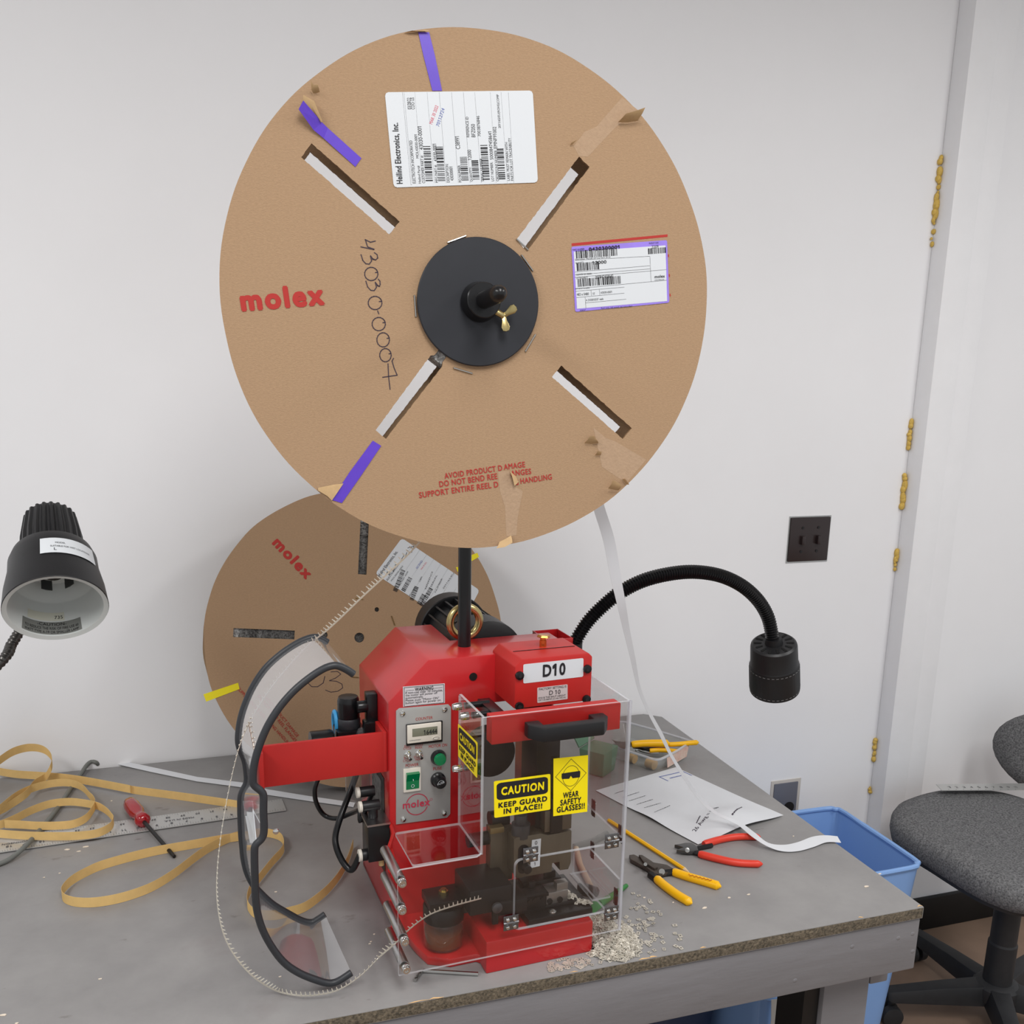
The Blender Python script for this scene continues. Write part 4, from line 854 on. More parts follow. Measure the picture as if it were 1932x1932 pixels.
# yellow tapes
def ytape(px4):
    q = [P2l.p2(p) for p in px4]; obj('yellow_tape', MB().prism([P2l.p3(p, .0003) for p in q], [P2l.p3(p, .0007) for p in q]), YELT, r2, smooth=False)
ytape((z8(132, 1298), z8(330, 1232), z8(338, 1268), z8(148, 1340))); ytape((z8(1640, 512), z8(1692, 492), z8(1702, 515), z8(1650, 545))); ytape((z8(1570, 575), z8(1640, 560), z8(1645, 580), z8(1580, 600)))
for a, b in ((z8(1203, 852), z8(1222, 905)), (z8(1000, 750), z8(1040, 758)), (z8(980, 1200), z8(1015, 1202))):
    A = P2l.p3(P2l.p2(a), .0012); B = P2l.p3(P2l.p2(b), .0012); obj('staple', MB().tube([A-V((0, 0, .002)), A, B, B-V((0, 0, .002))], .0008, 6), GALV, r2)

# ================================================================== CRIMP APPLICATOR inside the guard
ap = thing('crimp_applicator', 'dark steel crimp tooling under the press ram behind the clear guard', 'tooling', FM.mat() @ Matrix.Translation((.1, .05, .049)))
AO = V((.1, .05, .049))
def app(name, mb, mat, **k): mb.v = [p-AO for p in mb.v]; return obj(name, mb, mat, ap, **k)
def abox(name, mat, v0, dep, a, b, bevel=.001, **k):
    p = hv(a, v0); q = hv(b, v0); return app(name, MB().box(min(p.x, q.x), max(p.x, q.x), v0, v0+dep, min(p.z, q.z), max(p.z, q.z)), mat, bevel=bevel, **k)
app('base_plate', MB().box(.067, .1665, .012, .115, .0495, .0625), BLKS, bevel=.0015)
app('base_step', MB().box(.055, .150, .03, .115, .0625, .0685), BLK, bevel=.001)
rp_ = [ZA(625, 135), ZA(650, 118), ZA(910, 72), ZA(985, 90), ZA(1242, 42), ZA(1235, 380), ZA(1205, 455), ZA(1115, 468), ZA(1112, 376), ZA(1035, 392), ZA(1028, 482), ZA(655, 555), ZA(620, 510)]
q = [hv(p, .048) for p in rp_]; app('ram_plate', MB().prism([V((p.x, .048, p.z)) for p in q], [V((p.x, .075, p.z)) for p in q]), BRZ, bevel=.0008)
PAp = Pl(FM, 1, .048)
q = [PAp.p2(p) for p in (ZA(815, 140), ZA(912, 122), ZA(898, 418), ZA(795, 442))]; app('dial_label', MB().add([PAp.p3(p, .0006) for p in q], [(0, 1, 2, 3)]), WHT)
app('dial_mark', MB().text(PAp, '0', ZA(845, 190), ZA(870, 186), .006, 0, .001).text(PAp, '1', ZA(835, 412), ZA(848, 410), .005, 0, .001), INK)
q = hv(ZA(722, 345), .048); app('adjust_slot', MB().plate([rr_loop(q.x-.008, q.x+.008, q.z-.022, q.z+.022, .0075)], .002, lambda p: V((p.x, .0478+p.z, p.y))), BLKS)
q = hv(ZA(745, 430), .04); app('adjust_pin', MB().cyl((q.x, .030, q.z), (q.x, .05, q.z), .0065), BLKS, bevel=.001)
q = hv(ZA(710, 60), .055); app('adjust_knob', MB().cyl((q.x, .06, q.z-.008), (q.x, .06, q.z+.012), .0135, n=28).cyl((q.x, .06, q.z+.012), (q.x, .06, q.z+.026), .009), pm('knob_grey', (72, 72, 74), .4, metal=.4), bevel=.0008)
app('ram_post', MB().box(.096, .132, .066, .125, .165, .345), DKM, bevel=.002)
app('ram_foot', MB().box(.104, .146, .05, .068, .172, .205), BRZ, bevel=.001)
app('ram_slot', MB().box(.112, .130, .046, .052, .171, .225), BLKS, bevel=.001)
abox('left_frame', BRZ, .072, .02, ZA(375, 35), ZA(605, 560), .001)
abox('left_frame_cap', pm('worn_brass', (150, 134, 96), .35, metal=.8), .066, .012, ZA(372, 22), ZA(520, 60), .001)
app('feed_cam', MB().cyl((.035, .09, .185), (.062, .09, .185), .012).cyl((.0, .085, .16), (.04, .085, .16), .010), DKM)
abox('feed_housing', DKM, .020, .07, ZA(150, 700), ZA(602, 880), .003)
app('feed_block', MB().box(.022, .066, .016, .06, .075, .095), DKM, bevel=.002)
q = hv(ZA(443, 868), .015); app('feed_pivot', MB().lathe([(.0075, 0), (.0075, .004), (.004, .0055)], (q.x, .017, q.z), (0, -1, 0), 18), pm('pivot_grey', (86, 86, 88), .35, metal=.6))
abox('feed_lever', DKM, .016, .006, ZA(395, 880), ZA(460, 1045), .002)
abox('guide_rail', DKM, .03, .02, ZA(612, 765), ZA(968, 865), .001)
for x in (790, 858, 930):
    q = hv(ZA(x, 800-(x-790)*.2), .03); app('rail_bolt', MB().cyl((q.x, .0285, q.z), (q.x, .032, q.z), .0048 if x == 858 else .0032, n=18), BLKS)
app('rail_top', MB().box(.045, .105, .03, .075, .083, .088), BLKS, bevel=.001)
app('cutter_guide', MB().box(.075, .135, .055, .09, .088, .094).box(.08, .09, .045, .05, .086, .10).box(.11, .128, .06, .064, .09, .103), BLKS, bevel=.0008)
abox('anvil', pm('anvil_steel', (150, 146, 142), .3, metal=.8), .032, .02, ZA(975, 715), ZA(1200, 800), .001)
abox('anvil_post', pm('anvil_steel', (150, 146, 142)), .034, .012, ZA(1085, 610), ZA(1200, 720), .001)
for x, y in ((1005, 795), (1115, 775)):
    q = hv(ZA(x, y), .032); app('anvil_bolt', MB().cyl((q.x, .0300, q.z), (q.x, .034, q.z), .0042), DKM)
q = hv(ZA(1040, 890), .018); app('clamp_washer', MB().lathe([(.006, 0), (.006, .002), (.0035, .004)], (q.x, .02, .0628), (0, 0, 1), 16), STL)
# ---- oil jar
JU, JV, JB = -.040, .070, .0145
jar = thing('oil_jar', 'small glass jar of amber oil with black lid beside the red base', 'jar', FM.mat() @ Matrix.Translation((JU, JV, JB)))
def jp(name, mb, mat, **k): return obj(name, mb, mat, jar, **k)
jp('glass', MB().lathe([(.026, 0), (.0285, .003), (.0285, .040), (.027, .044), (.025, .046)], (0, 0, 0), (0, 0, 1), 36, caps=True), JARG)
jp('oil', MB().lathe([(.025, .002), (.0272, .004), (.0272, .024), (.001, .0242)], (0, 0, 0), (0, 0, 1), 36), OIL)
jp('felt_wick', MB().tube(smooth_path([(-.015, .005, .006), (0, -.008, .010), (.012, .002, .014), (.004, .008, .03)], 5), .005, 8), pm('felt', (150, 110, 60), .9))
jp('lid', MB().lathe([(.0292, .042), (.0292, .062), (.0275, .065), (.001, .0652)], (0, 0, 0), (0, 0, 1), 40, mod=lambda j, k: 1 if j % 2 else .985), BLKS, ang=50)
jp('lid_bracket', MB().box(-.026, .026, -.022, .022, .0655, .078).box(.02, .085, -.012, .008, .048, .062), BLKS, bevel=.001)
jp('lid_nut', MB().cyl((.0, 0, .078), (0, 0, .083), .007, n=6).cyl((0, 0, .083), (0, 0, .086), .004), GALV)

# ================================================================== TERMINAL STRIP
tsv = [((798, 1018), .112), ((760, 1058), .125), ((690, 1122), .155), ((640, 1170), .175), ((612, 1195), .183), ((585, 1216), .18), ((545, 1258), .172), ((505, 1308), .155), ((472, 1362), .135), ((451, 1412), .115), ((432, 1490), .095), ((417, 1575), .08), ((409, 1650), .07), ((410, 1710), .06), ((422, 1765), .05), ((445, 1808), .043), ((480, 1846), .037)]
P = [hv(p, v) for p, v in tsv]
P += [hw(p, w) for p, w in (((520, 1870), .006), ((560, 1879), .006), ((600, 1878), .007), ((640, 1868), .012), ((680, 1842), .022), ((715, 1808), .035))]
P += [hv(p, v) for p, v in (((745, 1782), .022), ((775, 1752), .020), ((810, 1727), .019), ((850, 1712), .018), ((885, 1702), .018), ((908, 1696), .018))]
PS = smooth_path(wpath(P), 14)
ts = wthing('terminal_strip', 'thin tin terminal strip looping from the reel down into the press', 'terminal strip', PS[200])
A = []; B = []; pins = MB(); acc = 0; prev = None
for i, p in enumerate(PS):
    t = (PS[min(len(PS)-1, i+1)]-PS[max(0, i-1)]).normalized(); side = (V((.15, -.35, 1)) - t*V((.15, -.35, 1)).dot(t)).normalized()
    A.append(p); B.append(p+side*.0022)
    if prev is not None: acc += (p-prev).length
    prev = p
    if acc > .0052:
        acc = 0; q = p+side*.002; e_ = q+side*.0062
        pins.tube([q, q.lerp(e_, .5), e_], [.0007, .00085, .0006], 5); pins.ball(q.lerp(e_, .25), .0011, 6)
wpart('carrier', MB().strip(A, B, .0006), TERM, ts); wpart('pins', pins, TERM, ts, kind='stuff')

# ================================================================== PAPER RIBBONS
def ribbon(name, pts, h, mat, label, cat, group=None, tilt=0.0, n=8, hv_=None):
    """paper strip standing on edge: pts are (pixel of lower edge, height above bench) """
    P = smooth_path([tab(p, z) if z < 1 else ony(p, z) for p, z in pts], n)      # z above 1: depth of a point held clear of the bench
    B = []
    for i, p in enumerate(P):
        t = (P[min(len(P)-1, i+1)]-P[max(0, i-1)]); t.z = 0; s_ = V((-t.y, t.x, 0)).normalized() if t.length else V((0, 1, 0))
        k = i/(len(P)-1); tt = tilt if not callable(tilt) else tilt(k)
        B.append(p+V((0, 0, 1))*h*cos(tt)+s_*h*sin(tt))
    return solo(name, MB().strip(P, B, .0003), mat, label, cat, group or 'tan paper strips on the bench', ang=60)
Q6 = zc(0, 1360, 6.44); Q3 = zc(0, 1380, 3.5)
f6 = lambda L, z=.0088: [(Q6(*p), z) for p in L]
ribbon('paper_strip', [((-60, 1470), 1.90), (Q6(-60, 580), 1.91), (Q6(0, 530), 1.92), (Q6(150, 430), 1.94), (Q6(300, 380), 1.955), (Q6(430, 372), 1.962), (Q6(540, 400), 1.964), (Q6(610, 460), 1.96), (Q6(638, 530), 1.95), (Q6(620, 625), 1.93), (Q6(560, 725), .012), (Q6(430, 810), .010), (Q6(330, 930), .009), (Q6(160, 1050), .002), (Q6(0, 1140), .001), ((-60, 1560), .001)], .016, KRAFT, 'tan paper strip curling up against the white wall', 'paper strip')
ribbon('paper_strip', f6([(-60, 640), (0, 662), (200, 695), (500, 715), (800, 740), (1100, 785), (1546, 870)])+[(Q3(900, 415), .001), (Q3(1200, 455), .001), (Q3(1560, 508), .001), ((470, 1531), .001)], .0165, KRAFT, 'long straight tan paper strip running toward the chute', 'paper strip')
ribbon('paper_strip', f6([(-80, 1190), (0, 1120), (200, 960), (400, 865), (600, 812), (780, 795), (920, 815), (1020, 870), (1085, 945), (1140, 1000), (1162, 1060), (1130, 1130), (1050, 1230), (900, 1300), (700, 1322), (450, 1322), (250, 1310), (60, 1302)]), .0155, KRAFT, 'inner tan paper strip coil at the bench left edge', 'paper strip')
ribbon('paper_strip', f6([(-80, 1330), (40, 1300), (200, 1230), (400, 1130), (620, 1055), (850, 1030), (1050, 1050), (1200, 1085), (1300, 1145), (1362, 1215), (1385, 1260), (1340, 1340), (1200, 1410), (1000, 1442), (700, 1452), (300, 1442), (0, 1420), (-80, 1410)]), .0155, KRAFT, 'outer tan paper strip loop lying across the steel ruler', 'paper strip')
f3 = lambda L, z=.001: [(Q3(*p), z) for p in L]
rb = f3([(1640, 715), (1500, 735), (1300, 770), (1000, 825), (700, 905), (560, 965), (470, 1020), (420, 1075), (412, 1110), (440, 1140), (520, 1160), (650, 1158), (820, 1125), (1000, 1060), (1150, 970), (1280, 870), (1380, 800), (1500, 740), (1580, 715)])
z4b = zc(380, 1500, 4.83)
rb2 = [(z4b(*p), .001) for p in ((390, 420), (460, 395), (560, 380), (660, 395), (730, 430), (755, 500), (730, 560), (640, 660), (530, 800), (450, 900), (420, 1000), (435, 1070), (500, 1125), (650, 1140), (800, 1110), (950, 1060), (1100, 950), (1200, 850), (1280, 740), (1340, 620), (1385, 480))]
ribbon('paper_strip', rb, .0165, KRAFT, 'long closed loop of tan paper strip on the open bench', 'paper strip')
ribbon('paper_strip', rb2, .0165, KRAFT, 'tan paper strip bending from the chute behind the press', 'paper strip')
# white strip lying at the back left
A = [tab(Q3(*p), .002) for p in ((680, 195), (720, 205), (1000, 268), (1300, 330), (1620, 372))]+[tab(zc(380, 1160, 4.83)(*p), .002) for p in ((600, 1640), (1000, 1700), (1385, 1752))]
B = [tab(Q3(*p), .004) for p in ((705, 172), (730, 178), (1000, 235), (1300, 300), (1620, 340))]+[tab(zc(380, 1160, 4.83)(*p), .004) for p in ((600, 1590), (1000, 1655), (1400, 1712))]
solo('paper_strip', MB().strip(A, B, .0004), WHTP, 'flat white paper strip along the back of the bench', 'paper strip')
# white strip hanging from the reel to the bench edge
def at_y(px, y): return ony(px, y)
yr = FR.w((0, 0, -.02)).y
hang = [((1122, 940), (1142, 940), yr+.05), ((1120, 960), (1140, 954), yr+.05), ((1138, 1020), (1159, 1015), yr+.055), ((1152, 1090), (1171, 1085), yr+.06), ((1164, 1140), (1180, 1135), yr+.07), ((1176, 1190), (1188, 1186), yr+.09), ((1190, 1245), (1199, 1243), yr+.11), ((1203, 1300), (1209, 1298), yr+.13), ((1222, 1345), (1228, 1343), yr+.145), ((1243, 1385), (1250, 1383), yr+.155), ((1263, 1425), (1268, 1422), yr+.165), ((1290, 1470), (1296, 1467), yr+.175), ((1312, 1502), (1318, 1499), yr+.18), ((1334, 1525), (1340, 1522), yr+.18), ((1358, 1541), (1362, 1537), yr+.175)]
A = [at_y(a, y) for a, b, y in hang]; B = [at_y(b, y+.001) for a, b, y in hang]
low = [((1392, 1557), (1396, 1551), .020), ((1418, 1578), (1424, 1571), .015), ((1446, 1596), (1449, 1590), .008), ((1475, 1606), (1478, 1594), .003), ((1505, 1606), (1505, 1589), .0025), ((1535, 1598), (1532, 1579), .003), ((1560, 1589), (1556, 1576), .004), ((1587, 1590), (1580, 1578), .003)]
A += [tab(a, z) for a, b, z in low]; B += [tab(b, z+.002) for a, b, z in low]
A, B = smooth_path(A, 5), smooth_path(B, 5)
solo('paper_strip', MB().strip(A, B, .0004), WHTP, 'white paper strip hanging from the reel down to the bench edge', 'paper strip', ang=60)

# ================================================================== BENCH: LEFT SIDE
# steel ruler
def ruler(name, c4, z, label, th_=.0016):
    q = [onz(p, z) for p in c4]; root = wthing(name, label, 'ruler', (q[0]+q[1]+q[2]+q[3])/4)
    wpart('blade', MB().prism([p-V((0, 0, th_)) for p in q], q), pm('ruler_aluminium', (196, 196, 194), .42, metal=.55), root, smooth=False)
    return root, q
PT = Pl(FWd, 2, TZ+.0036, 1)
rl, q = ruler('steel_ruler', [(-150, 1600), (532, 1507), (540, 1528), (-150, 1630)], TZ+.0034, 'aluminium ruler lying on the bench under the paper strips')
m = MB(); axr = (PT.p2((17, 1597))-PT.p2((437, 1537)))
def rt(s, px, h, w=None):
    c = PT.p2(px); d = axr.normalized(); asp = text2d(s)[2]; w = w or h*asp; up = V((-d.y, d.x))
    m.text(PT, s, c-d*w/2-up*h/2, c+d*w/2-up*h/2, h, .01, .0003, px=False)
for k, x in enumerate((437, 409, 381, 352, 324, 296, 263, 234, 205, 176, 147, 118, 79, 48, 17)): rt(str(4+k), (x, 1537+(437-x)*.1429), .007)
for k, x in enumerate((425, 400, 373, 345, 317, 290, 262, 231, 203, 174, 146)): rt(str(32-k), (x, 1527.5+(425-x)*.1429), .006)
rt('MADE IN U.S.A.', (338, 1546), .006, .052); rt('JOHNSON', (28, 1590), .007, .04)
for k in range(120):
    t = k/120; a = V((540, 1528)).lerp(V((-60, 1617)), t); L = .5 if k % 4 else .9
    b = a+V((-1.2, -6*L)); m.line(PT, [tuple(a+V((0, -.8))), tuple(b)], .0004, .0003)
    a = V((532, 1507)).lerp(V((-60, 1588)), t); m.line(PT, [tuple(a+V((0, .8))), tuple(a+V((1, 4*L)))], .0004, .0003)
wpart('scale_marks', m, INKG, rl, smooth=False)
# screwdriver
h0, h1 = tab((243, 1513), .0145), tab((272, 1551), .0145); tip = tab((329, 1616), .004)
sd = wthing('screwdriver', 'red handled screwdriver resting across the ruler', 'screwdriver', tab((262, 1545)))
ax = (h1-h0).normalized(); Lh = (h1-h0).length
wpart('handle', MB().lathe([(.004, 0), (.0118, .006), (.014, .02), (.0138, Lh*.55), (.0098, Lh*.68), (.0098, Lh*.74), (.0135, Lh*.84), (.0135, Lh*.94), (.009, Lh)], h0, ax, 24, mod=lambda j, k: 1 if (j % 4) else .93), REDH, sd, ang=60)
wpart('shaft', MB().tube([h1-ax*.004, tip.lerp(h1, .12), tip], [.0036, .0034, .003], 12), DKM, sd)
# grey cable
cab = smooth_path([tab(p, z) for p, z in ((Q6(1190, 528), .006), (Q6(1165, 505), .012), (Q6(1110, 495), .014), (Q6(1050, 545), .01), (Q6(980, 650), .006), (Q6(840, 850), .006), (Q6(700, 1060), .006), (Q6(560, 1240), .006), (Q6(340, 1490), .011), (Q6(160, 1650), .006), (Q6(0, 1735), .0045), ((-60, 1650), .0045))], 6)
solo('power_cable', MB().tube(cab, .0042, 10), GRAYC, 'grey rubber cable crossing the bench under the paper strips', 'cable')
# paint chips and crumbs on the bench (far too many and too small to count)
cr = MB(); rnd = random.Random(5)
spots = [(Q3(445, 778), 7), (Q3(565, 760), 9), (Q3(520, 790), 5), (Q3(292, 962), 3), (Q3(393, 934), 3), (Q3(736, 457), 4), (Q3(660, 1632), 4), (Q3(20, 1870), 8), (Q3(110, 1925), 4), ((1215, 1693), 4), ((1330, 1712), 8), ((1376, 1693), 5), ((1412, 1687), 5), ((1497, 1577), 3), ((1250, 1545), 3), ((1660, 1648), 6), ((1635, 1672), 9), ((975, 1470), 3), ((520, 1682), 4), ((528, 1842), 3), ((706, 1762), 3), ((697, 1780), 3), ((700, 1776), 3), ((1270, 1702), 3)]
for p, s_ in spots:
    c = tab(p, .0012); r = s_*.00055; a = rnd.uniform(0, 3)
    pts = [c+V((r*rnd.uniform(.6, 1.4)*cos(a+t), r*rnd.uniform(.3, .8)*sin(a+t), 0)) for t in [2*pi*i/6 for i in range(6)]]
    cr.prism([p_-V((0, 0, .001)) for p_ in pts], pts)
solo('paint_crumbs', cr, pm('crumb', (228, 214, 196), .8), 'pale paint and paper crumbs scattered over the grey bench', 'crumbs', kind='stuff')
# hex key under the guard
k0, k1, k2 = tab(Z2(395, 1190), .003), tab(Z2(440, 1132), .003), tab(Z2(780, 1152), .003)
solo('hex_key', MB().tube([k0, k1+(k0-k1)*.15, k1+(k2-k1)*.03, k2], .0028, 6), STL, 'bent steel hex key lying under the guard corner', 'hex key', ang=30)

# ================================================================== SCRAP PILE
sp = MB(); rnd = random.Random(17); cz = tab((1148, 1792))
def chip(c, s_, M3):
    a, b, h, t = .0026*s_, .0034*s_, .0011*s_, .00035
    vs = [V((sx*a, sy*b, zz)) for zz in (-t, t) for sx, sy in ((-1, -1), (1, -1), (1, 1), (-1, 1))]+[V((sx*h, sy*h, zz)) for zz in (-t, t) for sx, sy in ((-1, -1), (1, -1), (1, 1), (-1, 1))]
    fs = []
    for i in range(4):
        j = (i+1) % 4; fs += [(i, j, 8+j, 8+i), (4+i, 4+j, 12+j, 12+i), (i, j, 4+j, 4+i)]
    sp.add([c+M3 @ p for p in vs], fs)
def rot3(flat): return (Matrix.Rotation(rnd.uniform(0, 6.3), 3, 'Z') @ Matrix.Rotation(rnd.gauss(0, flat), 3, 'X') @ Matrix.Rotation(rnd.gauss(0, flat), 3, 'Y'))
for k in range(1500):
    r = .050*math.sqrt(rnd.random()); a = rnd.uniform(0, 6.3); x, y = r*cos(a)*.9, r*sin(a)*1.25
    hgt = .017*max(0, 1-(r/.050)**1.4); c = cz+V((x+.008, y+.030, .0012+hgt*rnd.uniform(.75, 1)))
    lc = FM.l(c)
    if lc.x < .1665 and lc.y > -.003: continue
    chip(c, rnd.uniform(.8, 1.15), rot3(.45))
for k in range(170):
    p = (rnd.gauss(1190, 42), rnd.gauss(1775, 38)); c = tab(p, .001)
    if FM.l(c).x < .166 and FM.l(c).y > -.003 or c.y < Y0+.006: continue
    chip(c, rnd.uniform(.8, 1.1), rot3(.05))
for k in range(70):
    c = tab((rnd.uniform(1035, 1118), rnd.uniform(1808, 1832)), .001)
    if FM.l(c).y > -.004 or c.y < Y0+.006: continue
    chip(c, rnd.uniform(.7, 1), rot3(.05))
for k in range(60):
    t = rnd.random(); c = FM.w((.125+.04*t+rnd.uniform(-.006, .006), .05-.025*t+rnd.uniform(-.006, .006), .0632+rnd.uniform(.006, .01)*(1 if t < .55 else .2)))
    chip(c, rnd.uniform(.8, 1.1), rot3(.3))
solo('scrap_pile', sp, CHIPS, 'heap of tiny tin scrap chips beside the red press base', 'scrap', kind='stuff', smooth=False)

# ================================================================== BENCH: RIGHT SIDE
# sheet of paper with lifted corner
c4 = [tab(p, .001) for p in ((1124, 1492), (1275, 1448), (1478, 1541), (1317, 1594))]
N_ = 24; g = []
PAPER = {}
def paper(s, t):
    p = (c4[0]*(1-s)+c4[1]*s)*(1-t)+(c4[3]*(1-s)+c4[2]*s)*t
    bow = .018*math.exp(-((t-.86)/.16)**2-((s-.55)/.28)**2) + .004*math.exp(-((t-.55)/.15)**2-((s-.05)/.2)**2) + .005*max(0, t-.8)*5*max(0, s-.6)
    return p+V((0, 0, .0008+bow))
vs = [paper(i/N_, j/N_) for j in range(N_+1) for i in range(N_+1)]
fs = [(j*(N_+1)+i, j*(N_+1)+i+1, (j+1)*(N_+1)+i+1, (j+1)*(N_+1)+i) for j in range(N_) for i in range(N_)]
sh = wthing('paper_sheet', 'white printed sheet of paper lying on the bench with a lifted edge', 'paper', sum(c4, V())/4)
wpart('sheet', MB().add(vs, fs), WHTP, sh, ang=80)
def on_paper(s0, t0, s1, t1, h, st, mat, name):
    # text baseline from (s0,t0) to (s1,t1) in sheet coordinates
    a, b = V((s0, t0)), V((s1, t1)); W = (paper(s1, t1)-paper(s0, t0)).length; m = MB(); v2, f2_, asp = text2d(st)
    d = b-a; eS = (c4[1]-c4[0]).length; eT = (c4[3]-c4[0]).length
    dw = V((d.x*eS, d.y*eT)); up = V((dw.y, -dw.x)).normalized()*h
    m.add([paper(a.x+d.x*x+up.x*y/eS, a.y+d.y*x+up.y*y/eT)+V((0, 0, .0005)) for x, y in v2], f2_); wpart(name, m, mat, sh, smooth=False)
rnd = random.Random(41)
def dashes(s0, t0, s1, t1, h, mat, name):
    # print too small to read in the photograph: broken ink strokes
    m = MB(); x = 0
    while x < 1:
        L = rnd.uniform(.04, .14); a = V((s0, t0)).lerp(V((s1, t1)), x); b = V((s0, t0)).lerp(V((s1, t1)), min(1, x+L)); k = V((0, h*rnd.uniform(.7, 1)))
        m.add([paper(*p)+V((0, 0, .0005)) for p in (a, b, b-k, a-k)], [(0, 1, 2, 3)]); x += L+.03
    wpart(name, m, mat, sh, smooth=False)
for t0 in (.12, .20, .27, .345, .42): dashes(.10, t0, .22 if t0 < .15 else .30, t0-.005, .007, INKG, 'printed_line')
dashes(.1, .52, .33, .48, .006, INKG, 'printed_line'); dashes(.24, .80, .36, .74, .010, PEN, 'handwritten_line'); dashes(.52, .90, .78, .80, .012, PEN, 'handwritten_line'); dashes(.76, .135, .93, .145, .012, INKB, 'stamp')
on_paper(.14, .88, .62, .72, .010, '26 Awg = 17 lb', PEN, 'handwritten_line')
m = MB()
for a, b in (((.70, .07), (.98, .09)), ((.70, .07), (.70, .16)), ((.98, .09), (.98, .18))):
    p0, p1 = V(a), V(b); w_ = V((.004, .004)); m.add([paper(*(p0-w_))+V((0, 0, .0005)), paper(*(p1-w_))+V((0, 0, .0005)), paper(*(p1+w_))+V((0, 0, .0005)), paper(*(p0+w_))+V((0, 0, .0005))], [(0, 1, 2, 3)])
wpart('stamp_frame', m, INKB, sh, smooth=False)
# pliers
def grip(path, r0, r1, flat=.75):
    P = smooth_path(path, 5); n = len(P); m = MB(); rr_ = [r0+(r1-r0)*i/(n-1) for i in range(n)]; rr_[0] *= .8; rr_[-1] *= .55
    P.append(P[-1]+(P[-1]-P[-2]).normalized()*r1*.4); rr_.append(r1*.15)
    m.tube(P, rr_, 12); return m
Zr = zc(1100, 1320, 3.864); tb = lambda x, y, z=.006: tab(Zr(x, y), z)
c = wthing('side_cutters', 'side cutters with two red grips in front of the paper sheet', 'pliers', tb(900, 1080, 0))
wpart('grip', grip([tb(880, 1055), tb(1000, 1020), tb(1130, 1000), tb(1285, 1000)], .0068, .0062), REDG, c)
wpart('grip', grip([tb(845, 1125), tb(980, 1160), tb(1130, 1190), tb(1300, 1198)], .0068, .0062), REDG, c)
wpart('handle_bar', MB().tube([tb(770, 1100, .005), tb(850, 1080, .005), tb(940, 1062, .005)], .0042, 8).tube([tb(770, 1105, .005), tb(860, 1128, .005)], .0042, 8), DKM, c)
hd_ = [tb(x, y, .003) for x, y in ((665, 1082), (700, 1078), (745, 1068), (790, 1068), (830, 1095), (840, 1125), (780, 1130), (720, 1125), (680, 1120), (730, 1102))]
wpart('jaw', MB().prism(hd_, [p+V((0, 0, .007)) for p in hd_]), pm('tool_steel', (92, 92, 92), .35, metal=.8), c, bevel=.0012)
wpart('pivot', MB().cyl(tb(760, 1098, .009), tb(760, 1098, .0118), .0042, n=18), STL, c, bevel=.0006)
c = wthing('wire_strippers', 'wire strippers with yellow grips and worn dark jaws', 'pliers', tb(640, 1260, 0))
wpart('grip', grip([tb(655, 1255), tb(760, 1290), tb(880, 1325), tb(995, 1360)], .0072, .0075), YELG, c)
wpart('grip', grip([tb(535, 1305), tb(600, 1360), tb(690, 1425), tb(785, 1480)], .0072, .0072), YELG, c)
Pm = Pl(FWd, 2, TZ+.0138, 1); m = MB().line(Pm, [Zr(770+k*14, (1280 if k % 2 else 1272)+k*3.6) for k in range(13)], .0012, .0002); wpart('grip_marking', m, PRINT, c)
jw = [tb(x, y, .003) for x, y in ((335, 1155), (370, 1150), (440, 1185), (520, 1210), (610, 1225), (650, 1250), (640, 1275), (560, 1300), (520, 1290), (470, 1255), (400, 1215), (345, 1185))]
wpart('jaw', MB().prism(jw, [p+V((0, 0, .006)) for p in jw]), pm('worn_steel', (86, 78, 72), .5, metal=.6, var=.2, scale=80), c, bevel=.001)
jw = [tb(x, y, .008) for x, y in ((405, 1150), (430, 1150), (500, 1195), (545, 1240), (520, 1250), (440, 1200))]
wpart('jaw', MB().prism(jw, [p+V((0, 0, .005)) for p in jw]), pm('worn_steel', (86, 78, 72)), c, bevel=.001)
wpart('handle_bar', MB().tube([tb(590, 1265, .005), tb(660, 1255, .006)], .006, 8).tube([tb(490, 1275, .005), tb(540, 1310, .006)], .006, 8), DKM, c)
wpart('pivot_bolt', MB().cyl(tb(455, 1200, .010), tb(455, 1200, .020), .003, n=12).cyl(tb(575, 1255, .009), tb(575, 1255, .0115), .005), STL, c)
# pencil
a, b = tab((1186, 1572), .0038), tab((1291, 1640), .0038); d = (b-a).normalized()
c = wthing('pencil', 'yellow wooden pencil lying beside the guard', 'pencil', tab((1240, 1606)))
wpart('barrel', MB().tube([a-d*.06, b], .0036, 6), YELG, c, ang=30); wpart('tip', MB().tube([b, b+d*.012], [.0036, .0008], 6), pm('pencil_wood', (220, 196, 160), .8), c)
# plastic tray with tools
zt = zc(1100, 1340, 8.05); th_ = .032
rim = [zt(*p) for p in ((-10, 390), (400, 530), (900, 690), (1060, 740), (1150, 748), (1240, 715), (1420, 620), (1560, 530), (1630, 480), (1590, 455), (1300, 365), (1000, 275), (720, 200), (560, 180), (300, 260))]
rt_ = [tab(p, th_) for p in rim]; cen = sum(rt_, V())/len(rt_)
bt = [V((cen.x+(p.x-cen.x)*.86, cen.y+(p.y-cen.y)*.86, TZ+.001)) for p in rt_]
tray = wthing('plastic_tray', 'shallow clear plastic tray of tools at the back of the bench', 'tray', V((cen.x, cen.y, TZ)))
rt_s, bt_s = smooth_path(rt_, 4, True), smooth_path(bt, 4, True)
m = MB().rings([bt_s, rt_s], False); m.f.append(tuple(range(len(bt_s)))); m.m.append(0)
wpart('tub', m, TRAYM, tray, ang=60); wpart('rim', MB().tube(rt_s, .0026, 8, closed=True), EDGE, tray)
